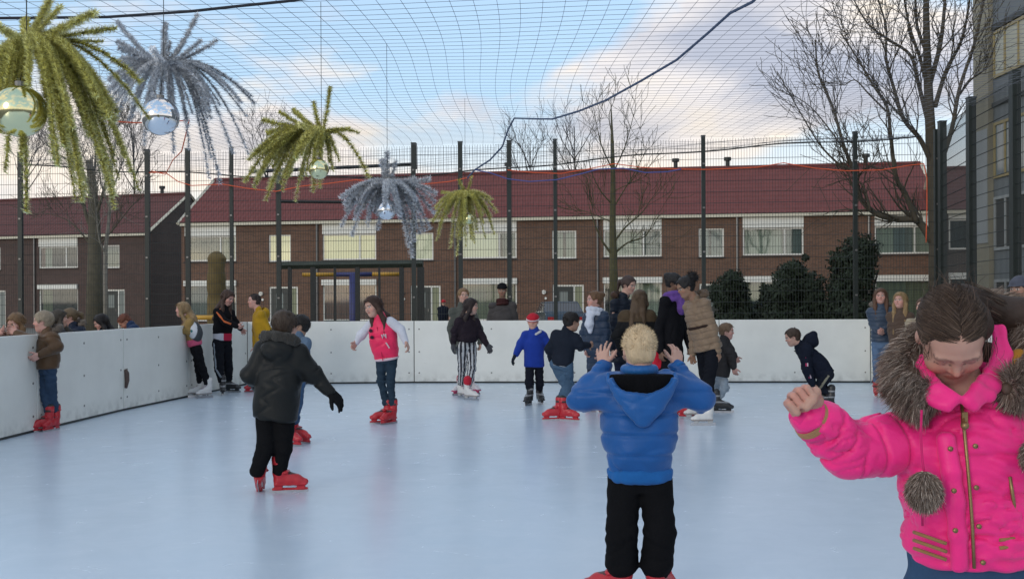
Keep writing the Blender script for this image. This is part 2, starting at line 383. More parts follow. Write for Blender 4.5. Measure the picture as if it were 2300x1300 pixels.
# ---- cage fence behind the rink
def mesh_panel(mb, p, q, z0, z1, dx=.05, dz=.2, r=.0028):
    p, q = np.array(p, float), np.array(q, float); d = q - p; ln = np.linalg.norm(d); u = d / ln; nn = np.array([-u[1], u[0]])
    def bar(a, b, w):
        pass
    k = int(ln / dx)
    for i in range(k + 1):
        c = p + u * (i * dx)
        mb.tube([(c[0], c[1], z0), (c[0], c[1], z1)], r, 4, False)
    z = z0
    while z <= z1:
        for s in (-1, 1):
            a = p + nn * s * .006; b = q + nn * s * .006
            mb.tube([(a[0], a[1], z), (b[0], b[1], z)], r * 1.25, 4, False)
        z += dz
FT = 4.40
def fenceD(px):   # depth of the back fence plane along a pixel column
    a, b = W(47, 0, 21.3), W(2118, 0, 18.9)
    k = (px - CX) / FPX
    return (a[0] * b[1] - a[1] * b[0]) / ((b[1] - a[1]) * (-1) * k + 0 + 0) if False else _isect(a, b, k)
def _isect(a, b, k):
    # point on segment a-b with X = k*Y
    dx, dy = b[0] - a[0], b[1] - a[1]
    t = (k * a[1] - a[0]) / (dx - k * dy); return a[1] + dy * t
MFENCE = mat('fence_green_black', (.014, .02, .017), .5, .15, 20)
MWIRE = mat('fence_wire', (.03, .036, .034), .6, 0)
fe = empty('mesh_fence', (0, 20, GZ), label='tall dark green wire mesh fence with square posts behind the back boards', cat='fence')
def fp(px): D = fenceD(px); return ((px - CX) / FPX * D, D)
mb = MB(); a, b = fp(-160), fp(2118); mesh_panel(mb, (a[0], a[1] - 20), (b[0], b[1] - 20), .1, FT - GZ - .03); mb.build('mesh_panel', MWIRE, fe)
for px in (-130, 47, 332, 423, 521, 627, 930, 1035, 1145, 1248, 1581, 1922, 2105):
    x, y = fp(px); w = .042 if px not in (1581, 1922, 1248, 521) else .034
    po = MB().box(x - w, y - 20 - w, 0, x + w, y - 20 + w, FT - GZ + .02).build('post', MFENCE, fe)
    MB().box(x - w - .006, y - 20 - w - .006, FT - GZ + .021, x + w + .006, y - 20 + w + .006, FT - GZ + .035).build('post_cap', MFENCE, po)
    for zz in (.8, 1.6, 2.4, 3.2, 4.0): MB().box(x - .02, y - 20 - w - .014, zz, x + .02, y - 20 - w - .002, zz + .03).build('clamp', MBOLT, po)
mb = MB(); a, b = fp(-160), fp(2118)
fr = empty('side_fence', (7.4, 16, GZ), label='dark wire mesh fence with heavy posts running forward on the right', cat='fence')
side = [(7.52, 18.65), (7.08, 16.45), (6.86, 14.55), (6.7, 12.3), (6.62, 9.9)]
mb = MB()
for i in range(len(side) - 1):
    p, q = side[i], side[i + 1]; mesh_panel(mb, (p[0] - 7.4, p[1] - 16), (q[0] - 7.4, q[1] - 16), .1, FT - GZ + (.05 if i else 0), .05, .2, .0032)
mb.build('mesh_panel', MWIRE, fr)
for i, (x, y) in enumerate(side):
    w = .058
    po = MB().box(x - 7.4 - w, y - 16 - w, 0, x - 7.4 + w, y - 16 + w, FT - GZ + .12).build('post', MFENCE, fr)
    MB().box(x - 7.4 - w - .008, y - 16 - w - .008, FT - GZ + .121, x - 7.4 + w + .008, y - 16 + w + .008, FT - GZ + .14).build('post_cap', MFENCE, po)
# goal cage built into the fence
def bar(mb, a, b, w):
    a, b = np.array(a, float), np.array(b, float); d = b - a
    if abs(d[2]) > abs(d[0]): mb.box(a[0] - w, a[1] - w, min(a[2], b[2]), a[0] + w, a[1] + w, max(a[2], b[2]))
    else: mb.tube([a, b], w * 1.2, 4)
    return mb
def Wf(px, py, dd=0.0): D = fenceD(px) + dd; return W(px, py, D)
ge = empty('goal_cage', (0, 21, GZ), label='black steel goal cage of upright bars under a green crossbeam behind the boards', cat='goal')
def gbar(name, p, q, w, m): 
    o = MB(); bar(o, p - np.array([0, 21, GZ]), q - np.array([0, 21, GZ]), w); return o.build(name, m, ge)
MGREEN = mat('green_beam', (.035, .045, .03), .6, .3, 8)
for px, w in ((651, .05), (703, .065), (752, .03), (803, .06), (852, .03), (902, .06), (945, .09)):
    a = Wf(px, 600, 1.2); b = a.copy(); b[2] = GZ; gbar('upright_bar', a, b, w * .75, MDARK)
gbar('crossbeam', Wf(632, 596, 1.2), Wf(950, 592, 1.2), .065, MGREEN)
gbar('upper_bar', Wf(630, 453, .3), Wf(928, 455, .3), .024, MDARK)
gbar('upper_bar', Wf(560, 386, .3), Wf(928, 369, .3), .028, MDARK)
gbar('upper_post', Wf(930, 322, .12), Wf(930, 380, .12), .05, MDARK)

# ---- safety net over the rink
MNET = mat('net_cord', (.16, .17, .20), .8, 0)
def net_z(x, y):
    yb = backY(x); k = min(1, y / yb)
    z = EYE + 2.10 + .82 * k + (.05 * math.sin(x * .5 + .6) + .04 * math.sin(y * .7 + x * .3) + .012 * math.sin(x * 1.3 - y * .7)) * (1 - k ** 4)
    k2 = min(1, max(0, (x - 2.0) / 5.0)); z += k2 * k2 * (2.94 - 2.10 - .82 * k)
    return z
def backY(x):
    a, b = W(47, 0, 21.3), W(2118, 0, 18.9); return a[1] + (b[1] - a[1]) * (x - a[0]) / (b[0] - a[0])
nt = empty('safety_net', (0, 12, 4), label='thin dark knotted safety net sagging over the whole rink', cat='net')
def nw(x, y): return (x + .05 * math.sin(y * .8 + x * .4), y + .03 * math.sin(x * .9), net_z(x, y))
mb = MB(); sp_ = .19
def O(p): return (p[0], p[1] - 12, p[2] - 4)
x = -12.5
while x < 7.3:
    pts = []; y = 3.5; ymax = backY(x)
    while y < ymax: pts.append(O(nw(x, y))); y += .45
    pts.append(O((x, ymax, 4.36))); mb.tube(pts, .0022, 3, False); x += sp_
y = 3.5
while y < 22:
    pts = []; xx = -12.5
    while xx < 7.35:
        if y < backY(xx): pts.append(O(nw(xx, y)))
        xx += .4
    if len(pts) > 2: mb.tube(pts, .0022, 3, False)
    y += .205
mb.build('net_mesh', MNET, nt)
# skirt of finer netting hanging behind the fence top
low = [(-40, 360), (45, 372), (200, 380), (330, 386), (560, 395), (800, 400), (1000, 392), (1160, 376), (1350, 358), (1580, 338), (1750, 326), (1922, 316), (2090, 306)]
mb = MB(); xs = np.arange(-9.9, 7.4, .07)
def lowz(X):
    Y = backY(X) + .12; px = X / Y * FPX + CX; py = np.interp(px, [l[0] for l in low], [l[1] for l in low]) + 3 * math.sin(X * 2.2)
    return W(px, py, Y)[2]
for X in xs:
    Y = backY(X) + .12; mb.tube([O((X, Y, 4.36)), O((X + .03 * math.sin(X * 5), Y, lowz(X)))], .0026, 3, False)
for k in range(9):
    f = (k + .5) / 9
    mb.tube([O((X, backY(X) + .12, 4.36 + (lowz(X) - 4.36) * f + .02 * math.sin(X * 3 + k))) for X in xs[::4]], .0026, 3, False)
mb.build('net_skirt', MNET, nt)
mb = MB(); mb.tube([O((X, backY(X) + .12, lowz(X))) for X in xs[::3]], .013, 5); mb.build('edge_rope', MDARK, nt)
# ropes and cords, each hanging from the net
def rope(pts, rad, m, label, wob=0):
    P = [np.array(p, float) for p in pts]; out = []
    for i in range(len(P) - 1):
        for k in range(6):
            t = k / 6; q = P[i] * (1 - t) + P[i + 1] * t
            out.append(q + np.array([0, 0, wob * math.sin((i + t) * 2.3)]))
    out.append(P[-1]); c = out[0].copy(); o = MB().tube([p - c for p in out], rad, 6).build('rope', m, None, True, tuple(c)); return tag(o, label, 'rope', 'ropes and cords strung in the netting')
MROPE = mat('blue_grey_rope', (.06, .09, .16), .8, .2, 40); MBLK = mat('black_rope', (.02, .022, .03), .8, .2, 40)
MORA = mat('orange_cord', (.75, .11, .03), .6, .1, 40); MBLU = mat('blue_cord', (.07, .09, .30), .6, .1, 40)
rope([W(*p) for p in ((1720, -25, 8.2), (1690, 5, 8.6), (1640, 30, 9.2), (1590, 75, 9.9), (1520, 135, 10.8), (1440, 182, 11.6), (1360, 226, 12.8), (1300, 250, 13.6), (1240, 268, 14.2), (1200, 267, 14.6), (1155, 266, 15), (1142, 290, 15.2), (1128, 330, 15.5), (1100, 360, 15.9), (1066, 382, 16.2), (1050, 400, 16.1))], .0125, MROPE, 'blue grey rope running down from the net to the farthest gold pompom')
rope([W(*p) for p in ((-60, 42, 8.2), (150, 40, 8.2), (240, 39, 8.2), (330, 33, 8.1), (430, 26, 8.0), (540, 14, 7.9), (640, 4, 7.8), (760, -12, 7.7))], .011, MBLK, 'black rope across the net at the upper left above the silver pompom')
rope([Wf(*p, -.15) for p in ((1140, 382), (1200, 388), (1260, 390), (1320, 380), (1380, 368), (1440, 376), (1520, 380), (1590, 381), (1700, 376), (1760, 366), (1830, 378), (1900, 384), (1980, 382), (2040, 372), (2075, 368), (2082, 400), (2082, 470), (2080, 545))], .009, MORA, 'orange cord tied along the fence in front of the right half of the red roof')
rope([Wf(*p, -.15) for p in ((335, 388), (372, 388), (400, 408), (430, 417), (500, 414), (560, 424), (620, 430), (680, 418), (740, 412), (800, 404), (860, 412), (950, 414), (1010, 408), (1065, 396))], .009, MORA, 'orange cord drooping along the fence behind the gold and silver pompoms on the left')
rope([W(*p) for p in ((243, 272, 9), (300, 276, 9.5), (365, 276, 10), (425, 270, 11), (418, 300, 11.5), (408, 340, 13), (388, 360, 15), (372, 392, 17), (340, 384, 19))], .007, MORA, 'orange cord trailing down past the large silver pompom to the fence')
rope([Wf(*p, -.2) for p in ((1068, 382), (1100, 388), (1140, 402), (1190, 408), (1250, 404), (1300, 392), (1345, 380), (1400, 378), (1450, 388), (1500, 386), (1530, 380))], .011, MBLU, 'dark blue cord looping along the fence over the red roof')

# ---- houses
def brick(c1, c2, nm, dark=1):
    m = bpy.data.materials.new(nm); m.use_nodes = True; t = m.node_tree; b = t.nodes['Principled BSDF']; b.inputs['Roughness'].default_value = .9
    tc = N(t, 'ShaderNodeTexCoord'); mp = N(t, 'ShaderNodeMapping'); mp.inputs['Rotation'].default_value = (PI / 2, 0, 0); L(t, tc.outputs['Object'], mp.inputs[0])
    bt = N(t, 'ShaderNodeTexBrick', ins={'Scale': 4.5, 'Mortar Size': .02, 'Color1': (*c1, 1), 'Color2': (*c2, 1), 'Mortar': (.16, .13, .115, 1), 'Brick Width': .95, 'Row Height': .30}); L(t, mp.outputs[0], bt.inputs['Vector'])
    nz = N(t, 'ShaderNodeTexNoise', ins={'Scale': .9, 'Detail': 8.0, 'Roughness': .65}); L(t, tc.outputs['Object'], nz.inputs['Vector'])
    vm = N(t, 'ShaderNodeVectorMath', operation='SCALE'); L(t, bt.outputs['Color'], vm.inputs[0]); L(t, M_(t, 'ADD', M_(t, 'MULTIPLY', nz.outputs['Fac'], .7), .65), vm.inputs['Scale'])
    L(t, vm.outputs[0], b.inputs['Base Color']); return m
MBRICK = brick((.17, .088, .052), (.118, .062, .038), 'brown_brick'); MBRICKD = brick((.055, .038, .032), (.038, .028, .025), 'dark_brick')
MROOF = mat('red_roof_tile', (.15, .040, .036), .85, .22, 2.2, .4, 14); MROOFD = mat('brown_roof_tile', (.105, .034, .03), .8, .22, 2.2, .5, 14)
MCREAM = mat('cream_paint', (.62, .58, .46), .6, .10, 3); MWHITE = mat('white_paint', (.74, .73, .66), .5, .08, 4)
MPANE = bpy.data.materials.new('window_glass'); MPANE.use_nodes = True
def pane():
    t = MPANE.node_tree; t.nodes.clear(); o = N(t, 'ShaderNodeOutputMaterial'); mx = N(t, 'ShaderNodeMixShader'); g = N(t, 'ShaderNodeBsdfGlossy', ins={'Roughness': .03}); tr = N(t, 'ShaderNodeBsdfTransparent', ins={'Color': (.82, .87, .85, 1)})
    mx.inputs[0].default_value = .14; L(t, tr.outputs[0], mx.inputs[1]); L(t, g.outputs[0], mx.inputs[2]); L(t, mx.outputs[0], o.inputs[0])
pane()
MROOM = mat('dark_room', (.02, .019, .018), .9, 0)
def curtain_mat(c, e=None): return mat('curtain', c, .9, .12, 3, .5, 12, stretch=(1, 1, .1), emis=e)
CUR = {'w': curtain_mat((.50, .50, .42)), 'g': curtain_mat((.22, .24, .22)), 'd': curtain_mat((.04, .04, .038)), 'y': curtain_mat((.6, .55, .38), ((1, .86, .52), .42)), 'l': curtain_mat((.55, .55, .42), ((1, .93, .68), .25)),
       'r': curtain_mat((.22, .075, .05)), 'o': curtain_mat((.26, .27, .17)), 'b': curtain_mat((.25, .27, .27))}
MDOOR = mat('door_paint', (.025, .03, .027), .5, .1, 4)
def wall_holes(mb, x0, x1, z0, z1, holes, y0, y1):
    xs = sorted(set([x0, x1] + [h[0] for h in holes] + [h[2] for h in holes])); zs = sorted(set([z0, z1] + [h[1] for h in holes] + [h[3] for h in holes]))
    for i in range(len(xs) - 1):
        run = None
        for j in range(len(zs) - 1):
            cx, cz = (xs[i] + xs[i + 1]) / 2, (zs[j] + zs[j + 1]) / 2
            solid = not any(h[0] < cx < h[2] and h[1] < cz < h[3] for h in holes)
            if solid: run = (run[0], zs[j + 1]) if run else (zs[j], zs[j + 1])
            if (not solid or j == len(zs) - 2) and run:
                mb.box(xs[i], y0, run[0], xs[i + 1], y1, run[1]); run = None
def window(par, x0, z0, x1, z1, y=.06, mull=(), cur='w', curr=None, fw=.07, trans=None, sill=True, half=None):
    f = MB()
    f.box(x0 + .002, y, z0 + .002, x0 + fw, y + .06, z1 - .002).box(x1 - fw, y, z0 + .002, x1 - .002, y + .06, z1 - .002)
    f.box(x0 + fw, y, z0 + .002, x1 - fw, y + .06, z0 + fw).box(x0 + fw, y, z1 - fw, x1 - fw, y + .06, z1 - .002)
    for mx in mull:
        xx = x0 + (x1 - x0) * mx; f.box(xx - .035, y + .001, z0 + fw, xx + .035, y + .059, z1 - fw)
    w = f.build('window', MWHITE, par)
    if trans: MB().box(x0 + fw, y + .005, z1 - trans, x1 - fw, y + .05, z1 - fw).build('top_panel', MCREAM, w)
    MB().box(x0 + fw, y + .025, z0 + fw, x1 - fw, y + .031, z1 - fw).build('pane', MPANE, w)
    cs = curr if curr else [(0, 1, cur)]
    for (a, b, c) in cs:
        if c is None: continue
        xa, xb = x0 + (x1 - x0) * a, x0 + (x1 - x0) * b; n = max(2, int((xb - xa) / .06)); vs = []; fs = []
        for i in range(n + 1):
            X = xa + (xb - xa) * i / n; Y = y + .12 + .022 * math.sin(i * 1.3) + .01 * math.sin(i * 2.9)
            vs += [(X, Y, z0 + .02), (X, Y, z1 - .02)]
        for i in range(n): fs.append((2 * i, 2 * i + 2, 2 * i + 3, 2 * i + 1))
        MB().add(vs, fs).build('curtain', CUR[c], w)
    if sill: MB().box(x0 - .05, y - .11, z0 - .07, x1 + .05, y - .002, z0 - .005).build('sill', MBRICKD, w)
    return w
def house(loc, rz, w, label, group, opt, brickm=MBRICK, roofm=MROOF, ez=5.5, rz_=8.15, depth=8.0, gl=False, gr=False):
    h = empty('terraced_house', loc, rz, label=label, cat='house', group=group)
    wide = (.18, 3.58, min(2.95, w - .3), 4.86); small = (4.68, 3.53, 5.85, 4.88)
    gw = (.18, .55, min(2.95, w - .3), 2.62); door = (4.7, .0, 6.2, 2.28)
    holes = [wide, gw] + ([small, door] if w > 6 else [])
    mb = MB(); wall_holes(mb, 0, w, 0, ez, holes, 0, .25); mb.build('wall', brickm, h)
    MB().box(0.01, .6, 0, w - .01, .7, ez).build('room_back', MROOM, h)
    # cladding panel over the wide window up to the gutter
    MB().box(wide[0], -.03, 4.87, wide[2], -.002, ez - .12).build('cladding_panel', MWHITE, h)
    window(h, *wide, mull=(.69,), curr=opt.get('wide'), cur='w')
    window(h, *gw, mull=opt.get('gm', ()), curr=opt.get('gwide'), cur='o')
    MB().box(gw[0] - .02, -.14, 2.33, gw[2] + .02, -.003, 2.60).build('shutter_box', MWHITE, h)
    if w > 6:
        window(h, *small, curr=opt.get('small'), cur='w')
        f = MB(); x0, z0, x1, z1 = door
        f.box(x0, .05, 0, x0 + .08, .13, z1).box(x1 - .08, .05, 0, x1, .13, z1).box(x0 + .08, .05, z1 - .1, x1 - .08, .13, z1).box(x0 + 1.0, .05, 0, x0 + 1.07, .13, z1 - .1)
        d = f.build('door_frame', MWHITE, h)
        dl = MB().box(x0 + .09, .08, .02, x0 + .99, .12, z1 - .12).build('door', MDOOR, h); MB().box(x0 + .33, .075, 1.2, x0 + .72, .079, 1.95).build('door_glass', CUR['g'], dl)
        MB().box(x0 + .86, .03, 1.0, x0 + .89, .07, 1.14).build('handle', MBOLT, dl)
        MB().box(x0 + 1.08, .08, .0, x1 - .09, .11, z1 - .11).build('side_light', CUR[opt.get('sl', 'o')], d)
        # outside lamp and house number
        l = MB(); l.tube([(x0 - .42, -.12, 1.92), (x0 - .42, -.002, 1.92)], .10, 12); l.build('porch_lamp', MWHITE, h)
        l = MB(); l.tube([(x0 - .34, -.06, 1.62), (x0 - .34, -.002, 1.62)], .06, 10); l.build('number_plate', MWHITE, h)
    MB().box(0, -.22, ez - .12, w, -.031, ez + .02).build('gutter', MCREAM, h)
    MB().tube([(w - .08, -.09, .1), (w - .08, -.09, ez - .12)], .05, 8).build('drainpipe', MBOLT, h)
    # tiled roof, corrugated in courses
    nx = int(w / .09); ny = 44; vs = []; fs = []
    slope = [(-.28, ez + .02), (depth / 2, rz_)]
    for side in (0, 1):
        b0 = len(vs)
        for j in range(ny + 1):
            t = j / ny; c = (t * ny / 4) % 1.0
            for i in range(nx + 1):
                X = w * i / nx; Y = slope[0][0] + (slope[1][0] - slope[0][0]) * t; Z = slope[0][1] + (slope[1][1] - slope[0][1]) * t
                Z += .014 * math.sin(X * 2 * PI / .27) + .03 * (1 - c)
                if side: Y = depth - Y
                vs.append((X, Y, Z))
        for j in range(ny):
            for i in range(nx):
                q = b0 + j * (nx + 1) + i; f = (q, q + 1, q + nx + 2, q + nx + 1); fs.append(f if side == 0 else f[::-1])
    r = MB().add(vs, fs).build('roof', roofm, h)
    MB().tube([(.0, depth / 2, rz_ + .03), (w, depth / 2, rz_ + .03)], .11, 8).build('ridge', roofm, r)
    for vx in opt.get('vents', ()):
        MB().tube([(vx, depth / 2, rz_ + .1), (vx, depth / 2, rz_ + .38), (vx, depth / 2, rz_ + .40), (vx, depth / 2, rz_ + .56)], [.11, .11, .19, .19], 10).build('chimney', MDARK, r)
    for on, X, s in ((gl, 0, -1), (gr, w, 1)):
        if on:
            x0, x1 = (X, X + .2) if s < 0 else (X - .2, X)
            g = MB().box(x0, .251, 0, x1, depth, ez).add([(x0, 0, ez + .001), (x0, depth, ez + .001), (x0, depth / 2, rz_ - .06), (x1, 0, ez + .001), (x1, depth, ez + .001), (x1, depth / 2, rz_ - .06)], [(0, 2, 1), (3, 4, 5), (0, 3, 5, 2), (1, 2, 5, 4), (0, 1, 4, 3)]).build('gable_wall', opt.get('gm_', brickm), h)
            xo = X - .06 if s < 0 else X + .06
            v = MB().tube([(xo, -.28, ez), (xo, depth / 2, rz_ + .03), (xo, depth + .28, ez)], .10, 4).build('verge_board', MCREAM, h)
            if opt.get('gwin'):
                y0, y1 = opt['gwin']; xs_ = (X + .001, X + .05) if s > 0 else (X - .05, X - .001)
                fw = MB().box(xs_[0], y0, 3.55, xs_[1], y1, 4.75).build('side_window', MWHITE, h); MB().box(xs_[1], y0 + .12, 3.67, xs_[1] + .01, y1 - .12, 4.63).build('pane', CUR['g'], fw)
    return h
A0 = np.array(W(408, 0, 54.5)[:2]); A1 = np.array(W(2080, 0, 48.8)[:2]); U = (A1 - A0) / np.linalg.norm(A1 - A0); RZB = math.atan2(U[1], U[0])
def tB(px):
    k = (px - CX) / FPX; return (k * A0[1] - A0[0]) / (U[0] - k * U[1])
edges = [408, 717, 1027, 1347, 1660, 1956, 2112]
hopt = [dict(wide=[(0, .68, 'b'), (.7, 1, 'w')], small=[(0, 1, 'y')], gwide=[(0, .6, 'g'), (.6, 1, 'd')], vents=(5.0,)),
        dict(wide=[(0, .68, 'y'), (.7, 1, 'y')], small=[(0, 1, 'l')], gwide=[(0, 1, 'r')], sl='o', vents=()),
        dict(wide=[(0, .66, 'l'), (.74, 1, 'g')], small=[(0, .45, 'w'), (.55, 1, 'w')], gwide=[(0, 1, 'o')], sl='o', vents=(1.9,)),
        dict(wide=[(0, .66, 'w'), (.7, 1, 'b')], small=[(0, .4, 'b'), (.5, 1, 'b')], gwide=[(0, .3, 'd'), (.3, 1, 'w')], vents=(3.6, 6.2)),
        dict(wide=[(0, .66, 'w'), (.72, 1, 'g')], small=[(0, .5, 'w'), (.6, 1, 'g')], gwide=[(0, 1, 'o')], vents=(6.4,)),
        dict(wide=[(0, .33, 'w'), (.33, .66, 'b'), (.66, 1, 'w')], gwide=[(0, 1, 'o')], vents=())]
hlab = ['leftmost red roofed brick terraced house whose wide upper window has closed blinds', 'red roofed brick house with yellow lit upper windows and a red blind below',
        'red roofed brick terraced house half hidden by the farthest gold pompom', 'red roofed brick terraced house behind the slim bare tree in the middle',
        'red roofed brick terraced house behind the dark evergreen bushes', 'narrow last brick terraced house at the right end of the red roofed row']
for i in range(6):
    t0, t1 = tB(edges[i]), tB(edges[i + 1]); p = A0 + U * t0
    house((p[0], p[1], GZ), RZB, (t1 - t0) - .004, hlab[i], 'red roofed terraced houses', hopt[i], gl=(i == 0), gr=(i == 5))
B0 = np.array([-31.2, 65.0]); B1 = np.array([-21.05, 62.0]); U2 = (B1 - B0) / np.linalg.norm(B1 - B0); RZA = math.atan2(U2[1], U2[0])
def tA(px):
    k = (px - CX) / FPX; return (k * B0[1] - B0[0]) / (U2[0] - k * U2[1])
for i, (a, b) in enumerate(((-172, 82), (82, 336))):
    t0, t1 = tA(a), tA(b); p = B0 + U2 * t0
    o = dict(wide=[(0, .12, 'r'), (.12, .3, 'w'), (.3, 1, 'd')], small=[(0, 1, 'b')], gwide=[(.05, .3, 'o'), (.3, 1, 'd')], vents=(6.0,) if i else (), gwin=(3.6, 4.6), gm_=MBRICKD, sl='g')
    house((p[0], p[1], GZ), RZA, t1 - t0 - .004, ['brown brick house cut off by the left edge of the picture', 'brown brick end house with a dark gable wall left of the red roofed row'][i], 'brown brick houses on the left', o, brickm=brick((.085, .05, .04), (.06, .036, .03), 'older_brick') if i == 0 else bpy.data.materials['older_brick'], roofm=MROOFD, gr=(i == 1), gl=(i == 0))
p = W(2118, 0, 45)
house((p[0], p[1], GZ), -.25, 6.6, 'dark shaded brick house between the big tree and the school wall', 'brown brick houses on the right', dict(wide=[(0, 1, 'd')], small=[(0, 1, 'd')], gwide=[(0, 1, 'd')]), brickm=MBRICKD, roofm=MROOFD, ez=5.2, rz_=7.4, gl=True, gr=True)  # shadow over this house is put into its dark brick and roof colours

# ---- school block on the right edge
sb = empty('school_building', (11.8, 26, GZ), label='tall grey panelled block with yellow framed windows at the right edge', cat='building')
MPANEL = mat('grey_panel', (.16, .18, .19), .6, .1, 2); MCOLU = mat('beige_column', (.30, .275, .20), .7, .1, 3); MYEL = mat('yellow_frame', (.36, .28, .11), .5, .1, 5); MPALE = mat('pale_panel', (.34, .36, .36), .6, .1, 2)
MGLB = mat('window_blue', (.16, .22, .25), .08, .1, 3, spec=.8)
def sbox(nm, D0, D1, z0, z1, m, par=sb, out=.0, th=.3): return MB().box(-out, D0 - 26, z0 - GZ, th, D1 - 26, z1 - GZ).build(nm, m, par)
sbox('wall', 6, 27.2, 0, 12.5, MPANEL, th=9)
sbox('column', 26.15, 27.0, 0, 12.5, MCOLU, out=.12, th=-.002)
for z0, z1, kind in ((6.78, 7.92, 'y'), (4.35, 5.7, 'b'), (2.6, 3.9, 'd'), (.6, 1.9, 'd')):
    for k in range(4):
        d1 = 26.05 - k * 2.3; d0 = d1 - 2.1
        fr_ = MB()
        for (a, b, c, d) in ((d0, d1, z0, z0 + .07), (d0, d1, z1 - .07, z1), (d0, d0 + .07, z0 + .07, z1 - .07), (d1 - .07, d1, z0 + .07, z1 - .07), (d1 - .62, d1 - .56, z0 + .07, z1 - .07), (d1 - 1.3, d1 - 1.24, z0 + .07, z1 - .07)):
            fr_.box(-.05, a - 26, c - GZ, -.003, b - 26, d - GZ)
        wn = fr_.build('window', MYEL if kind != 'd' else MPALE, sb)
        MB().box(-.02, d0 + .07 - 26, z0 + .07 - GZ, -.004, d1 - .07 - 26, z1 - .07 - GZ).build('pane', {'y': CUR['w'], 'b': MGLB, 'd': CUR['d']}[kind], wn)
sbox('pale_band', 26.2, 27.0, 2.8, 5.6, MPALE, out=.14, th=-.122)
sbox('string_course', 8, 26.1, 7.95, 8.1, MDARK, out=.06, th=-.002)
sbox('string_course', 8, 26.1, 6.1, 6.2, MDARK, out=.06, th=-.002)

# ---- trees
MBARK = mat('bark', (.075, .062, .042), .9, .3, 8, .9, 22); MBARKD = mat('dark_bark', (.040, .034, .030), .9, .3, 8, .8, 22); MBIRCH = mat('birch_bark', (.22, .20, .17), .9, .4, 12, .5, 22); MMOSS = mat('mossy_bark', (.085, .078, .038), .95, .35, 6, 1, 18)
MTWIG = mat('twig', (.05, .042, .038), .9, 0)
def grow(mb, p, d, ln, r, lev, rs, up=.25, spread=.6, steps=5, kids=4, minr=.0035, decay=.62):
    pts = [np.array(p, float)]; rad = [r]; d = nrm(d); P = pts[0].copy()
    r1 = max(minr, r * .35)
    for i in range(steps):
        d = nrm(d + rs.normal(size=3) * .16 + np.array([0, 0, up * .16])); P = P + d * ln / steps; pts.append(P.copy()); rad.append(r + (r1 - r) * (i + 1) / steps)
        if lev > 0 and i >= 0:
            for _ in range(kids if i else 1):
                if rs.rand() < .55:
                    dd = nrm(d + rs.normal(size=3) * spread + np.array([0, 0, up])); grow(mb, P, dd, ln * (decay * (.6 + .6 * rs.rand())), max(minr, rad[-1] * .6), lev - 1, rs, up, spread, max(3, steps - 1), max(1, kids - 1), minr, decay)
    mb.tube(pts, rad, 5 if r > .03 else 3, False)
def limb(mb, pts, r0, r1, rs, lev=2, ln=1.2, every=1, kids=2, minr=.0035, up=.35, spread=.7):
    P = [np.array(q, float) for q in pts]; n = len(P)
    # smooth resample
    out = []; m = (n - 1) * 4
    for i in range(m + 1):
        t = i / 4; k = min(int(t), n - 2); f = t - k
        a = P[max(k - 1, 0)]; b = P[k]; c = P[k + 1]; d = P[min(k + 2, n - 1)]
        out.append(.5 * ((2 * b) + (-a + c) * f + (2 * a - 5 * b + 4 * c - d) * f * f + (-a + 3 * b - 3 * c + d) * f ** 3))
    rad = [r0 + (r1 - r0) * (i / m) ** .8 for i in range(m + 1)]
    mb.tube(out, rad, 8 if r0 > .05 else 6, True)
    for i in range(3, m + 1, every):
        T = nrm(out[i] - out[i - 1])
        for _ in range(kids):
            if rs.rand() < .6:
                v = rs.normal(size=3); v -= T * v.dot(T); v = nrm(v)
                grow(mb, out[i], nrm(T * .8 + v * spread + np.array([0, 0, up])), ln * (.5 + .8 * rs.rand()), max(minr, rad[i] * .42), lev, rs, up, spread * .8, 5, 2, minr)
LR = 1.0
def tree(D, trunk, tr, limbs, label, seed, bark=MBARK, dj=.6, lev=2, ln=1.2, minr=.0045, group=None, kids=2, name='bare_tree'):
    rs = np.random.RandomState(seed); b = W(trunk[0][0], trunk[0][1], D); base = np.array([b[0], D, GZ])
    e = empty(name, base, label=label, cat='tree', group=group)
    T = [W(x, y, D) - base for x, y in trunk]; T[0][2] = 0
    mb = MB(); n = len(T); rad = [tr[0] + (tr[1] - tr[0]) * i / (n - 1) for i in range(n)]; rad[0] *= 1.25
    mb.tube(T, rad, 12); to = mb.build('trunk', bark, e, True)
    mb = MB()
    for L_ in limbs:
        pts = L_[0]; r0, r1 = L_[1], L_[2]; dd = L_[3] if len(L_) > 3 else rs.uniform(-1, 1) * dj
        P = [W(x, y, D + dd * (i / max(1, len(pts) - 1)) ** .8) - base for i, (x, y) in enumerate(pts)]
        limb(mb, P, r0 * LR, r1 * LR, rs, lev, ln, 1, kids, minr)
    mb.build('branches', bark, to, True)
    return e
LR = 1.3
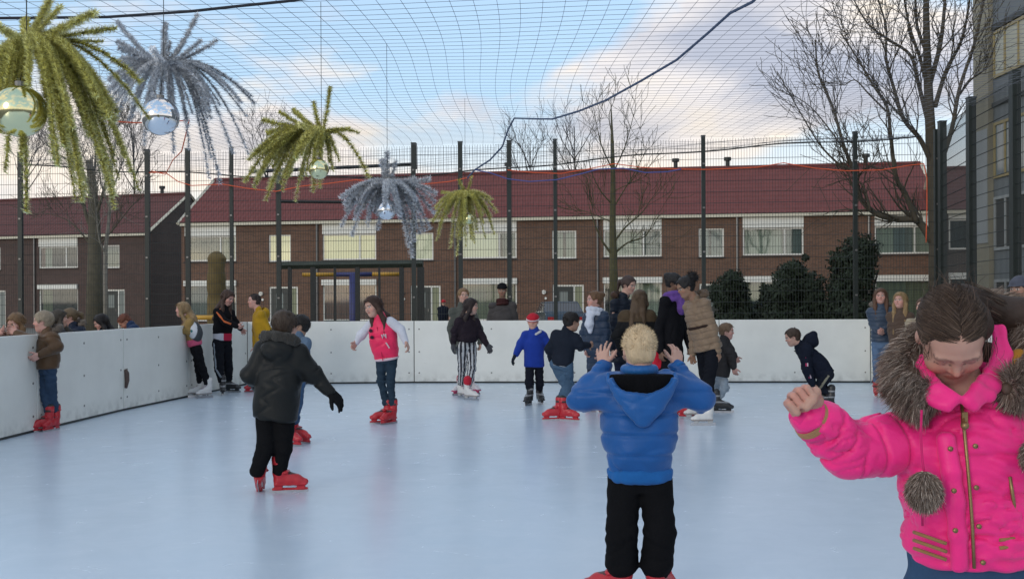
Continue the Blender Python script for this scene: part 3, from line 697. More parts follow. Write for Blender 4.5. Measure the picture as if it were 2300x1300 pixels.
tree(24, [(2106, 720), (2102, 560), (2098, 440), (2092, 330), (2086, 220), (2082, 120), (2080, 20), (2084, -80)], (.17, .05), [
    ([(2096, 545), (2060, 495), (2015, 492), (1965, 478), (1930, 440), (1918, 385), (1896, 330), (1870, 240), (1838, 165), (1832, 90)], .075, .012, .4),
    ([(1918, 385), (1880, 365), (1838, 320), (1790, 240), (1745, 160)], .028, .006, .3),
    ([(1905, 350), (1870, 300), (1820, 240), (1765, 205)], .02, .005, 0),
    ([(2060, 500), (2035, 440), (2012, 395), (2000, 300), (1992, 240), (1960, 190), (1925, 130), (1885, 70)], .055, .01, -.3),
    ([(2098, 380), (2068, 315), (2030, 268), (2008, 200), (1990, 130), (1990, 60), (1965, -20)], .05, .012, -.6),
    ([(2088, 290), (2062, 185), (2045, 125), (2000, 92), (1950, 55), (1915, -5)], .045, .01, .5),
    ([(2084, 200), (2066, 130), (2040, 50), (2025, -50)], .04, .014, -.4),
    ([(2088, 190), (2112, 100), (2122, 10), (2128, -80)], .05, .02, .3),
    ([(2112, 370), (2138, 290), (2155, 200), (2188, 100), (2208, 10), (2225, -60)], .05, .014, -.8),
    ([(2100, 240), (2125, 160), (2160, 90), (2178, 0), (2185, -70)], .045, .012, .6),
    ([(2082, 120), (2060, 60), (2055, -20), (2050, -90)], .035, .012, .2),
    ([(2150, 220), (2180, 180), (2215, 150), (2250, 60)], .025, .007, -.3),
    ([(1990, 250), (1950, 210), (1920, 180), (1890, 190), (1870, 130)], .02, .005, .4),
    ([(2012, 395), (1985, 380), (1950, 372), (1925, 330), (1880, 300)], .02, .005, .4),
    ([(1955, 475), (1940, 420), (1915, 400)], .03, .006, .1)],
    'big bare tree with many rising branches at the upper right behind the fence', 3, lev=1, ln=1.0, minr=.0065, kids=2)
LR = 1.0
tree(36, [(1382, 720), (1378, 600), (1376, 500), (1377, 400), (1375, 320), (1374, 280), (1372, 225)], (.16, .010), [
    ([(1377, 575), (1352, 540), (1335, 500), (1322, 460)], .05, .01), ([(1379, 570), (1410, 545), (1450, 530), (1470, 490)], .045, .01), ([(1379, 545), (1405, 510), (1440, 480), (1460, 450)], .04, .01),
    ([(1376, 470), (1400, 430), (1430, 380), (1450, 340)], .03, .008), ([(1376, 460), (1350, 430), (1330, 390), (1320, 350)], .03, .008), ([(1376, 390), (1400, 340), (1415, 290), (1428, 240)], .03, .008),
    ([(1375, 380), (1352, 330), (1340, 280), (1335, 250)], .03, .008), ([(1374, 300), (1368, 260), (1380, 225)], .025, .008), ([(1376, 500), (1330, 480), (1300, 470)], .025, .006), ([(1377, 430), (1420, 410), (1440, 400)], .02, .006)],
    'slim bare tree standing in the middle in front of the red roofs', 5, bark=MMOSS, lev=1, ln=1.1, minr=.008, kids=1)
tree(34, [(214, 740), (213, 600), (212, 500), (208, 420), (200, 360)], (.27, .10), [
    ([(212, 530), (190, 470), (180, 400), (160, 340), (150, 280)], .08, .012), ([(212, 500), (235, 420), (255, 340), (262, 290)], .07, .012), ([(210, 450), (180, 380), (120, 340), (90, 300)], .05, .01), ([(212, 560), (160, 500), (110, 480)], .04, .008),
    ([(208, 430), (215, 340), (205, 290)], .05, .01), ([(213, 560), (250, 520), (290, 470), (320, 440)], .035, .008)],
    'thick mossy bare trunk standing on the left in front of the brown houses', 8, bark=mat('grey_moss_bark', (.10, .088, .062), .95, .3, 6, 1, 18), lev=2, ln=1.0, minr=.006)
tree(32, [(240, 740), (236, 640), (237, 560), (244, 500), (250, 430), (252, 370), (262, 300)], (.075, .02), [
    ([(237, 570), (222, 535), (216, 470), (210, 430)], .035, .008), ([(248, 470), (235, 440), (225, 400), (220, 340)], .03, .008), ([(250, 430), (270, 380), (290, 320), (300, 280)], .03, .006), ([(252, 370), (245, 320), (250, 270)], .02, .006)],
    'slender pale birch trunk just right of the thick mossy trunk', 9, bark=MBIRCH, lev=2, ln=1.0, minr=.006, name='birch_tree')
for i, (x, yt, w_, D, lb) in enumerate(((300, 285, 50, 85, 'faint bare tree far behind the dark gable on the left'), (600, 285, 60, 85, 'faint bare tree far behind the leftmost red roof'), (1190, 320, 50, 88, 'faint bare tree far behind the roofs left of the middle tree'), (1290, 275, 70, 84, 'taller faint bare tree far behind the roofs left of the middle tree'), (60, 330, 60, 85, 'faint bare tree beyond the brown houses at the left edge'), (1690, 300, 50, 95, 'faint bare tree beyond the right part of the red roof'))):
    if i == 5: continue
    lim = []
    rs = np.random.RandomState(40 + i)
    for k in range(9):
        a = rs.uniform(-1, 1); y0 = yt + (450 - yt) * rs.uniform(.35, .9); lim.append(([(x, y0), (x + a * w_ * .5, y0 - 40), (x + a * w_ * .9, max(yt, y0 - 90))], .05, .015))
    tree(D, [(x, 690), (x, 560), (x + 2, 450), (x, yt + 10)], (.2, .03), lim, lb, 60 + i, bark=MBARKD, lev=1, ln=2.0, minr=.012, kids=1, group='bare trees beyond the roofs', dj=2)
# evergreen bushes
MLEAF = mat('evergreen_leaf', (.022, .034, .018), .7, .45, 1.6, spec=.3)
def bush(D, cx, ytop, ybot, wpx, label, seed, lumps=26, n=7000, topknot=None):
    rs = np.random.RandomState(seed); s = FPX / D; b = W(cx, 700, D); base = np.array([b[0], D, GZ]); H = W(cx, ytop, D)[2] - GZ; wd = wpx / s / 2
    e = empty('evergreen_bush', base, label=label, cat='bush', group='dark evergreen bushes behind the back boards')
    mb = MB()
    for k in range(6):
        a = rs.rand() * 6.28; mb.tube([(0, 0, 0), (math.cos(a) * .15 * wd, math.sin(a) * .15 * wd, H * .4), (math.cos(a) * .4 * wd, math.sin(a) * .4 * wd, H * .75)], [.07, .05, .015], 6)
    mb.build('stem', MBARKD, e)
    C = []
    for k in range(lumps):
        z = H * (.12 + .8 * (k + .5) / lumps); rr = wd * (1.0 - .75 * max(0, (z / H - .35)) / .65) * rs.uniform(.55, 1.1); a = rs.rand() * 6.28
        C.append((rr * math.cos(a) * .7, rr * math.sin(a) * .7, z, wd * rs.uniform(.18, .42)))
    C.append((0, 0, H * .42, wd * .6)); C.append((0, 0, H * .75, wd * .3)); C.append((0, 0, H * .2, wd * .8))
    if topknot: C.append((topknot[0] / s, 0, H * topknot[1], topknot[2] / s))
    V = np.zeros((n * 4, 3)); ws = np.array([c[3] ** 2 for c in C]); ws /= ws.sum()
    ci = rs.choice(len(C), n, p=ws); 
    d = rs.normal(size=(n, 3)); d /= np.linalg.norm(d, axis=1)[:, None]; r = rs.uniform(.5, 1.0, n) * (1 + .28 * rs.rand(n) ** 4)
    Ca = np.array(C); P = Ca[ci, :3] + d * (Ca[ci, 3] * r)[:, None] * np.array([1, 1, .9]); P[:, 2] = np.maximum(P[:, 2], .05)
    a = rs.normal(size=(n, 3)); a /= np.linalg.norm(a, axis=1)[:, None]; bq = np.cross(a, d); bq /= (np.linalg.norm(bq, axis=1)[:, None] + 1e-6); sz = rs.uniform(.04, .085, n)[:, None]
    V[0::4] = P - a * sz; V[1::4] = P + bq * sz * .45; V[2::4] = P + a * sz; V[3::4] = P - bq * sz * .45
    me = np_mesh('foliage', V, np.arange(n * 4).reshape(-1, 4)); me.polygons.foreach_set('use_smooth', [False] * n); link('foliage', me, MLEAF, e)
bush(27, 1642, 608, 715, 150, 'low rounded evergreen bush just right of the beige coated woman', 1, n=11000)
bush(26, 1790, 585, 715, 190, 'broad evergreen bush left of the tallest one behind the bending boy', 2, n=17000)
bush(26.6, 1800, 545, 640, 60, 'slim evergreen bush with a ball shaped top rising above the broad bush', 5, 8, 5000)
bush(25.5, 1930, 535, 715, 220, 'tallest evergreen bush left of the big bare tree trunk', 3, n=22000)
bush(27.5, 1725, 635, 715, 110, 'lowest evergreen bush between the rounded and the broad bush', 4, n=6000)
# ochre pillar, play bar, bin, cars, yellow rail
def pillar():
    b = W(487, 700, 24); e = empty('tree_stump', (b[0], 24, GZ), label='thick ochre cut off trunk like a pillar behind the fence on the left', cat='stump')
    s = SDF(); H = W(487, 571, 24)[2] - GZ; s.cone((0, 0, -.1), (0, 0, H - .12), .22, .2, .02); s.ell((0.02, 0, H - .1), (.2, .19, .08))
    sdf_part('trunk', s, .03, mat('ochre_bark', (.16, .115, .045), .95, .3, 5, 1, 20), e, waves(5, .012, 12))
pillar()
pb = W(795, 700, 26); pe = empty('play_bar', (pb[0], 26, GZ), label='blue T shaped play post with yellow and blue crossbar in front of the red blind', cat='playground equipment')
H = W(795, 616, 26)[2] - GZ; MBL = mat('blue_post', (.035, .04, .15), .5, .1, 8); MYL = mat('yellow_bar', (.5, .27, .03), .5, .15, 8)
MB().tube([(0, 0, 0), (0, 0, H)], .11, 10).build('post', MBL, pe, True)
def bx(px): return (px - 795) / FPX * 26
MB().tube([(bx(752), 0, H), (bx(836), 0, H)], .055, 8).build('crossbar', MBL, pe, True)
MB().tube([(bx(680), 0, H), (bx(752) - .01, 0, H)], .05, 8).build('crossbar_end', MYL, pe, True)
MB().tube([(bx(836) + .01, 0, H), (bx(898), 0, H)], .05, 8).build('crossbar_end', MYL, pe, True)
b = W(757, 700, 24); e = empty('waste_bin', (b[0], 24, GZ), label='dark green wheeled bin behind the boards left of the pink varsity girl', cat='bin')
o = MB().box(-.22, -.2, .08, .22, .2, 1.05).build('body', mat('bin_green', (.02, .045, .025), .5, .1, 6), e); MB().box(-.25, -.24, 1.052, .25, .24, 1.12).build('lid', bpy.data.materials['bin_green'], e)
MB().tube([(-.2, .18, .09), (-.14, .18, .09)], .09, 12).build('wheel', MDARK, e); MB().tube([(.14, .18, .09), (.2, .18, .09)], .09, 12).build('wheel', MDARK, e)
def car(px, D, rz, col, label, lw=4.2):
    b = W(px, 700, D); e = empty('parked_car', (b[0], D, GZ), rz, label=label, cat='car', group='cars parked by the houses')
    prof = [(-2.1, .45), (-2.1, .8), (-1.9, .95), (-1.1, 1.02), (-.45, 1.45), (.9, 1.48), (1.55, 1.05), (2.0, .95), (2.1, .7), (2.1, .35), (1.75, .3), (-1.75, .3)]
    def ext(pr, w, wt=None):
        n = len(pr); vs = [(x, -w * (.86 if z > 1.1 else 1), z) for x, z in pr] + [(x, w * (.86 if z > 1.1 else 1), z) for x, z in pr]
        return MB().add(vs, [tuple(range(n)), tuple(reversed(range(n, 2 * n)))] + [(i, i + n, (i + 1) % n + n, (i + 1) % n) for i in range(n)])
    o = ext(prof, .85).build('body', mat('car_paint', col, .25, .05, 3, spec=.6), e); bv = o.modifiers.new('b', 'BEVEL'); bv.width = .05; bv.segments = 2
    gl = [(-1.0, 1.05), (-.42, 1.41), (.84, 1.43), (1.42, 1.07)]; ext(gl, .862).build('window', mat('car_glass', (.03, .045, .06), .08, 0, spec=.6), e)
    for x in (-1.35, 1.35):
        for y in (-.78, .78):
            w = MB().tube([(x, y - .1, .32), (x, y + .1, .32)], .32, 16).build('wheel', MDARK, e); MB().tube([(x, y - .11, .32), (x, y + .11, .32)], .18, 12).build('rim', MBOLT, w)
    for s in (-.6, .6):
        MB().box(2.06, s - .15, .68, 2.13, s + .15, .82).build('headlight', mat('tail_lamp', (.35, .02, .02), .3, 0) if s < 0 else bpy.data.materials['tail_lamp'], e)
    return e
car(1254, 47.5, -PI / 2 + .1, (.03, .05, .075), 'dark blue parked car seen from the end below the house door in the middle')
car(1690, 37, -.1, (.02, .05, .055), 'dark teal parked car mostly hidden behind the bushes')
e = empty('yellow_rail', (W(455, 712, 19.8)[0], 19.8, GZ), label='yellow bench rail showing over the corner board between the two leaning girls', cat='bench')
MB().tube([(-.38, 0, W(455, 713, 19.8)[2] - GZ), (.38, 0, W(455, 713, 19.8)[2] - GZ)], .045, 8).build('top_rail', MYL, e, True)
for s in (-.34, .34): MB().box(s - .03, -.03, 0, s + .03, .03, 1.1).build('leg', MDARK, e)
MB().box(-.3, -.1, .45, .3, .2, .5).build('seat', MYL, e)

# ---- tinsel pompoms
def tinsel_mat(nm, c1, c2): 
    m = mat(nm, c1, .38, 0, 60, metal=.12, spec=.7); t = m.node_tree; bs = t.nodes['Principled BSDF']
    g = N(t, 'ShaderNodeNewGeometry'); r = ramp(t, g.outputs['Random Per Island'], [(0, tuple(x * .45 for x in c1)), (.55, c1), (.85, tuple(min(1, x * 1.25 + .08) for x in c1)), (1, tuple(min(1, x * 1.2 + .3) for x in c1))])  # glints painted into the foil colour: random slivers run from dark to near white
    L(t, r, bs.inputs['Base Color']); return m
MGOLD = tinsel_mat('gold_tinsel', (.76, .71, .26), 0); MSILV = tinsel_mat('silver_tinsel', (.74, .77, .82), 0)
MGB = mat('gold_bauble', (.78, .76, .46), .12, .03, 10, metal=1); MSB = mat('silver_bauble', (.8, .82, .86), .06, .03, 10, metal=1)
def pompom(hub, ball, br, D, arms, seed, gold, label, topz, tw=.022, nd=90, ball_r_px=None):
    """arms: list of (dx,dy) px tip offsets from hub with bow; tips hang under gravity"""
    rs = np.random.RandomState(seed); h = W(hub[0], hub[1], D); s = FPX / D
    e = empty('tinsel_pompom', h, label=label, cat='decoration', group='tinsel pompoms hanging from the net')
    m = MGOLD if gold else MSILV
    bd = D - (.12 if D < 5 else .18 if D < 7 else .12); b = W(ball[0], ball[1], bd) - h; rr = br / FPX * bd
    me = bpy.data.meshes.new('bauble'); import bmesh
    bm = bmesh.new(); bmesh.ops.create_uvsphere(bm, u_segments=32, v_segments=20, radius=rr); bm.to_mesh(me); bm.free()
    bo = link('bauble', me, MGB if gold else MSB, e, True, tuple(b)); MB().tube([(0, 0, rr * .96), (0, 0, rr * 1.14)], rr * .2, 10).build('cap', MBOLT, bo)
    MB().tube([b + np.array([0, 0, rr * 1.1]), (0, 0, 0)], .002, 4).build('thread', MDARK, e)
    MB().tube([(0, 0, 0), (0, 0, topz - h[2])], .0022, 4).build('hanger', MDARK, e)
    for (dx, dy, dz) in arms:
        tip = np.array([dx / s, dz, -dy / s]); ln = np.linalg.norm(tip)
        # control: leaves the hub sideways/upwards and droops
        horiz = np.array([tip[0], tip[1], 0]); c1 = horiz * .45 + np.array([0, 0, max(tip[2] * .3, 0) + .22 * ln * (1 if tip[2] < .02 else .2) ]) + rs.normal(size=3) * .02 * ln
        K = 16; pts = []
        for i in range(K + 1):
            t = i / K; pts.append((1 - t) ** 2 * np.zeros(3) + 2 * t * (1 - t) * c1 + t * t * tip + rs.normal(size=3) * .0012)
        L0 = sum(np.linalg.norm(pts[i + 1] - pts[i]) for i in range(K)); n = int(nd * 2.4 * L0 / .25)
        w_ = tw * rs.uniform(.8, 1.15)
        # bristles : thin foil slivers around the wire
        pa = np.array(pts); ti = rs.rand(n) * K * .998; ii = ti.astype(int); fr_ = (ti - ii)[:, None]; P = pa[ii] * (1 - fr_) + pa[ii + 1] * fr_; T = pa[ii + 1] - pa[ii]; T /= np.linalg.norm(T, axis=1)[:, None]
        v = rs.normal(size=(n, 3)); v -= T * (v * T).sum(1)[:, None]; v /= np.linalg.norm(v, axis=1)[:, None]; v = v + T * rs.uniform(-.3, .5, (n, 1)); q = np.cross(v, T + .2); q /= np.linalg.norm(q, axis=1)[:, None]
        ll = w_ * rs.uniform(.55, 1.0, (n, 1)); ww = w_ * .13
        V = np.zeros((n * 3, 3)); V[0::3] = P - q * ww; V[1::3] = P + q * ww; V[2::3] = P + v * ll
        me = np_mesh('tinsel_strand', V, np.arange(n * 3).reshape(-1, 3)); me.polygons.foreach_set('use_smooth', [False] * n)
        link('tinsel_strand', me, m, e)
def auto_arms(n, rs, R, ylo, yhi, xs=1.0, xoff=0, zr=.5, R_s=1):
    out = []
    for i in range(n):
        a = rs.uniform(-1, 1); up = rs.rand(); ax = math.sin(a * PI / 2)
        x = xoff + ax * R * xs * rs.uniform(.55, 1.0); y = yhi * math.sqrt(max(0.02, 1 - (ax * .85) ** 2)) * rs.uniform(.55, 1.0) if rs.rand() > .12 else ylo * rs.uniform(.2, 1)
        out.append((x, y, rs.uniform(-1, 1) * zr * math.sqrt(max(.05, 1 - ax * ax))))
    return out
rs = np.random.RandomState(5)
a1 = [(235, 75, .1), (200, -35, 0), (150, -20, .1), (180, -55, -.1), (100, -75, .1), (255, 160, .1), (60, -120, 0), (20, -100, .1), (-30, -70, .1), (90, -110, -.1), (25, 385, -.1), (85, 350, .1), (130, 345, 0), (150, 365, -.1), (175, 370, .1), (195, 340, 0), (215, 350, -.1), (230, 325, .1), (205, 250, .05), (110, 330, .1), (-60, 100, .1), (-90, 60, 0), (-90, 190, .1), (185, 300, .1), (160, 310, .15), (210, 180, -.1), (120, 240, -.15), (235, 290, 0), (60, 120, -.2)]
a1 += auto_arms(40, rs, 200, -80, 340, .9, 55, .3)
pompom((60, 100), (45, 250), 58, 3.9, a1, 1, True, 'largest gold tinsel pompom with gold bauble at the top left corner', 3.6, .027, 470)
a2 = [(-120, -115, .1), (65, -130, .1), (85, -60, 0), (110, -70, .1), (15, -60, 0), (-10, -110, .1), (40, -65, .05), (-105, -60, 0), (-110, -30, .1), (200, 80, .05), (185, 90, -.1), (190, 60, .1), (175, 105, .1), (120, 260, .05), (180, 190, .1), (165, 200, -.1), (95, 200, .1), (35, 200, -.1), (-130, 40, .1), (-120, 70, 0), (-80, 120, 0), (-140, 20, .1), (100, 250, 0), (45, 180, .1), (-60, 170, .1), (-100, 140, -.1), (150, 60, .2), (-60, 90, -.2)]
a2 += auto_arms(34, rs, 150, -60, 170, 1, 0, .3)
pompom((368, 152), (360, 262), 42, 6.0, a2, 2, False, 'large silver tinsel pompom with mirror bauble right of the largest gold one', 3.7, .030, 340)
a3 = [(20, -105, 0), (-20, -75, .05), (-70, -60, .1), (-95, -50, 0), (-130, -5, .1), (85, 0, 0), (60, -15, .1), (-175, 110, 0), (-160, 118, .1), (-140, 105, -.1), (-130, 150, .05), (-100, 110, .1), (-75, 105, -.1), (-60, 155, 0), (-25, 130, .1), (-150, 90, .1), (-165, 60, 0), (-120, 70, .15), (-30, 100, -.1), (-10, 120, .1), (105, 100, .05), (-125, 125, .1), (-90, 130, 0), (20, 80, .1), (-155, 40, .1), (-45, 60, -.2), (35, 60, .1)]
a3 += auto_arms(26, rs, 95, -30, 115, 1, -60, .3)
pompom((722, 300), (716, 380), 23, 8.2, a3, 3, True, 'middle gold tinsel pompom blown sideways, left of the small silver one', 3.75, .042, 260)
a4 = [(0, -75, 0), (-15, -60, .1), (20, -55, 0), (-110, 28, .1), (95, -15, .1), (108, 40, 0), (105, 65, .05), (-105, 95, 0), (-85, 115, .1), (-45, 95, 0), (55, 165, 0), (45, 140, .1), (95, 100, .1), (85, 108, -.1), (-95, 60, .1), (-25, 100, .1), (70, 110, .1), (-70, 80, -.2), (70, 40, -.2), (60, 130, 0), (-100, 45, .1), (110, 20, .1)]
a4 += auto_arms(26, rs, 105, -20, 100, 1, 0, .35)
pompom((870, 415), (868, 472), 22, 10.2, a4, 4, False, 'smaller silver tinsel pompom in front of the red roof', 3.9, .052, 190)
a5 = [(-15, -35, 0), (15, -42, 0), (-55, -8, .1), (60, 12, .1), (70, 40, .1), (65, 90, 0), (-75, 60, .1), (-65, 105, 0), (-35, 120, .1), (-20, 138, 0), (20, 110, .1), (45, 100, -.1), (0, 120, .1), (-60, 85, -.1), (62, 75, .1), (-45, 40, -.2), (40, 50, -.2), (-70, 30, .1)]
a5 += auto_arms(26, rs, 75, -8, 112, 1, 0, .35)
pompom((1045, 437), (1052, 492), 12, 14.0, a5, 5, True, 'smallest and farthest gold tinsel pompom right of the silver one', 4.1, .050, 150)
# ================================================================== PEOPLE
def Fdir(yaw): a = R_(yaw); return np.array([math.sin(a), -math.cos(a), 0.0])
_skate = {}
def skate_mesh(kind):
    if kind in _skate: return _skate[kind]
    s = SDF(); R = np.eye(3)
    low = .050
    s.cone((0, -.075, .255), (0, -.070, .15), .052, .046, .02)          # cuff
    s.cone((0, -.070, .15), (0, -.062, .10), .046, .043, .02)
    s.chain([(0, -.075, .088), (0, .0, .088), (0, .075, .083), (0, .125, .076)], [.037, .038, .036, .026], .02)
    s.cone((0, -.02, .13), (0, .06, .105), .036, .03, .03)
    s.box((0, .015, .064), (.037, .125, .010), None, .006, .004)
    s.box((0, -.085, .262), (.036, .02, .03), None, .01, .02)
    if kind == 'red':
        s.box((0, -.075, .038), (.022, .032, .022), None, .006, .008); s.box((0, .095, .038), (.022, .032, .022), None, .006, .008); s.box((0, .012, .024), (.014, .135, .009), None, .004, .006)
        s.ell((0, -.02, .155), (.062, .035, .018), None, .008); s.ell((0, -.075, .225), (.064, .045, .016), None, .008)
    elif kind == 'white':
        s.box((0, -.08, .045), (.022, .03, .018), None, .006, .006); s.box((0, .085, .045), (.022, .028, .018), None, .006, .006)
        for i in range(6): s.cone((-.018, -.035 + i * .012, .225 - i * .018), (.018, -.035 + i * .012, .225 - i * .018), .006, .006, .004)
    else:
        s.box((0, -.075, .042), (.018, .03, .02), None, .006, .006); s.box((0, .085, .042), (.018, .03, .02), None, .006, .006); s.box((0, .0, .03), (.010, .115, .008), None, .004, .004)
        s.ell((0, .0, .135), (.052, .03, .016), None, .008); s.ell((0, -.07, .215), (.06, .045, .014), None, .008)
    P, Q = s.build(.0065)
    z = P[:, 2]; y = P[:, 1]; c = np.zeros((len(P), 3))
    if kind == 'red':
        c[:] = (.46, .018, .028); st = (np.abs(z - .225) < .012) & (y > -.06); c[st] = (.05, .02, .02); st = (np.abs(z - .150) < .012) & (y > -.0); c[st] = (.06, .02, .02)
        c[z > .275] = (.02, .02, .02); w = (np.abs(P[:, 0]) > .015) & (np.abs(z - .042) < .012) & (np.abs(y - .01) < .05); c[w] = (.6, .6, .6)
    elif kind == 'white':
        c[:] = (.62, .60, .58); c[z < .055] = (.45, .44, .43); c[(z < .074) & (z >= .055)] = (.30, .26, .24); c[(np.abs(P[:, 0]) < .02) & (y > -.03) & (z > .12) & ((z * 60).astype(int) % 2 == 0)] = (.35, .25, .32)
    elif kind == 'pink':
        c[:] = (.62, .58, .60); c[(z > .2)] = (.6, .2, .3); c[z < .074] = (.45, .05, .12)
    else:
        c[:] = (.022, .022, .024); c[(np.abs(z - .215) < .012) | (np.abs(z - .135) < .010)] = (.28, .28, .29)
    me = np_mesh('skate', P, Q, c); me.materials.append({'red': MATTR_P, 'white': MATTR_P}.get(kind, MATTR_P))
    b = MB().box(-.0022, -.145, 0, .0022, .15, .032); bm = b.mesh('blade'); bm.materials.append(MBLADE)
    _skate[kind] = (me, bm); return _skate[kind]
MATTR_P = mat('pattern_plastic', (1, 1, 1), .36, .10, 10, .08, 25, attr=True, spec=.5)
def hand(s, w, d, n, side, sc=1.0, curl=.5, spread=.15, thick=1.0, fist=False):
    d = nrm(d); n = nrm(n - d * np.dot(n, d)); Lt = np.cross(d, n) * side; w = np.array(w, float)
    off = [-.030, -.011, .010, .030]; ln = [.058, .072, .078, .070]; pl = [.072, .080, .084, .082]
    for i in range(4):
        kn = w + d * pl[i] * sc + Lt * off[i] * sc
        s.cone(w + Lt * off[i] * .55 * sc, kn, .017 * sc * thick, .0125 * sc * thick, .012)
        fd = nrm(d + Lt * off[i] / .03 * spread); p = kn; c = curl * (1.25 - .12 * i)
        for j, (fr, rr) in enumerate(((.45, .0092), (.30, .0082), (.25, .0072))):
            a = c * (.75 if j == 0 else 1.1); fd = nrm(fd * math.cos(a) + n * math.sin(a)) if a < 1.5 else nrm(fd * math.cos(1.5) + n * math.sin(1.5))
            n2 = n
            q = p + fd * ln[i] * fr * sc; s.cone(p, q, rr * sc * thick * 1.02, rr * .92 * sc * thick, .004); p = q
            # rotate the bending frame
            n = nrm(n2 * math.cos(a) - fd * 0 - nrm(d) * math.sin(a) * .9); n = nrm(n - fd * np.dot(n, fd))
        n = n0 = nrm(np.cross(Lt * side, d)) if False else nrm(np.cross(Lt, d) * side)
    tb = w + d * .028 * sc + Lt * .026 * sc; td = nrm(d * .65 + Lt * (.75 if not fist else .25) + n * (.25 if not fist else .7))
    t1 = tb + td * .036 * sc; td2 = nrm(td + d * .35 + n * .3 * curl - (Lt * .6 if fist else 0)); t2 = t1 + td2 * .030 * sc; t3 = t2 + nrm(td2 + d * .2 - (Lt * .3 if fist else 0)) * .022 * sc
    s.cone(w + Lt * .012 * sc, tb, .016 * sc * thick, .015 * sc * thick, .01); s.chain([tb, t1, t2, t3], [.0135 * sc * thick, .0115 * sc * thick, .0105 * sc * thick, .008 * sc * thick], .005)
def head_frame(yaw, pitch, roll=0):
    F = Fdir(yaw); U = np.array([0, 0, 1.0]); R = np.cross(F, U)  # person's right... sign irrelevant (symmetric)
    p = R_(pitch); F, U = F * math.cos(p) - U * math.sin(p), U * math.cos(p) + F * math.sin(p)
    r = R_(roll); R, U = R * math.cos(r) + U * math.sin(r), U * math.cos(r) - R * math.sin(r)
    return np.array([R, F, U])
def add_head(s, c, h, M, face=True, mouth_open=0):
    def p(x, y, z): return c + h * (M[0] * x + M[1] * y + M[2] * z)
    s.ell(p(0, -.03, .12), np.array([.335, .425, .375]) * h, M, .02 * h / .21)
    s.ell(p(0, .11, -.13), np.array([.25, .27, .345]) * h, M, .03 * h / .21)
    s.ell(p(0, .24, -.40), np.array([.10, .09, .075]) * h, M, .05 * h / .21)
    s.ell(p(0, .02, -.28), np.array([.21, .26, .15]) * h, M, .04 * h / .21)
    for sg in (-1, 1): s.ell(p(sg * .325, -.03, -.04), np.array([.035, .075, .125]) * h, M, .006)
    if face:
        for sg in (-1, 1):
            s.ell(p(sg * .135, .395, .03), np.array([.07, .04, .04]) * h, M, .02, True)
            s.ell(p(sg * .135, .315, .025), np.array([.058, .058, .05]) * h, M, .004)
            s.ell(p(sg * .19, .27, -.12), np.array([.09, .08, .08]) * h, M, .03)
            s.ell(p(sg * .14, .36, .10), np.array([.09, .03, .018]) * h, M, .02)
        s.cone(p(0, .36, .06), p(0, .445, -.09), .026 * h, .042 * h, .012); s.ell(p(.045, .40, -.105), np.array([.03, .03, .024]) * h, M, .006); s.ell(p(-.045, .40, -.105), np.array([.03, .03, .024]) * h, M, .006)
        if mouth_open: s.ell(p(0, .40, -.27), np.array([.085, .07, .035 + .05 * mouth_open]) * h, M, .01, True)
        s.ell(p(0, .365, -.225 + .02 * mouth_open), np.array([.085, .035, .018]) * h, M, .006); s.ell(p(0, .355, -.265 - .06 * mouth_open), np.array([.07, .035, .02]) * h, M, .006)
    return p
def face_cols(P, c, h, M, skin, brow, col):
    q = (P - c) @ M.T / h; x, y, z = q[:, 0], q[:, 1], q[:, 2]; inh = (np.abs(x) < .5) & (np.abs(y) < .6) & (np.abs(z) < .7)
    fr = inh & (y > .22)
    cheek = fr & (((np.abs(x) - .2) / .1) ** 2 + ((z + .12) / .1) ** 2 < 1); col[cheek] = col[cheek] * np.array([1.07, .93, .91])
    nose = fr & (np.abs(x) < .06) & (np.abs(z + .09) < .05); col[nose] *= np.array([1.08, .9, .9])
    lips = fr & (((x) / .10) ** 2 + ((z + .245) / .045) ** 2 < 1); col[lips] = np.array(skin) * np.array([.82, .55, .55])
    for sg in (-1, 1):
        ey = fr & (((x - sg * .135) / .075) ** 2 + ((z - .025) / .034) ** 2 < 1); col[ey] = (.5, .48, .45)
        ir = fr & (((x - sg * .135) / .032) ** 2 + ((z - .022) / .036) ** 2 < 1); col[ir] = (.03, .025, .02)
        br = fr & (np.abs(x - sg * .14) < .095) & (np.abs(z - .115 + .25 * (np.abs(x) - .14) ** 2 / .1) < .018); col[br] = brow
        ns = fr & (((x - sg * .03) / .018) ** 2 + ((z + .128) / .012) ** 2 < 1); col[ns] = np.array(skin) * .3
    return col
def strands(name, roots, tips, bow, m, parent, w=.0016, n=5, seed=0, curlr=0.0):
    """thin ribbons from root to tip points (arrays) for hair and fur"""
    rs = np.random.RandomState(seed); K = len(roots); V = np.zeros((K, n + 1, 2, 3)); side = rs.normal(size=(K, 3)); d = tips - roots; dn = d / (np.linalg.norm(d, axis=1)[:, None] + 1e-9)
    side = np.cross(dn, side); side /= (np.linalg.norm(side, axis=1)[:, None] + 1e-9); ph = rs.rand(K, 1) * 6.28
    for j in range(n + 1):
        t = j / n; c = roots + d * t + bow * (t * (1 - t) * 4) + side * curlr * np.sin(t * 5 + ph)
        ww = w * (1 - t * .85); V[:, j, 0] = c - side * ww; V[:, j, 1] = c + side * ww
    idx = np.arange(K)[:, None] * (n + 1) * 2 + np.arange(n)[None] * 2
    Q = np.stack([idx, idx + 1, idx + 3, idx + 2], -1).reshape(-1, 4)
    return link(name, np_mesh(name, V.reshape(-1, 3), Q), m, parent)
SK = (.50, .30, .235); SKP = (.52, .29, .24); SKB = (.16, .085, .055)
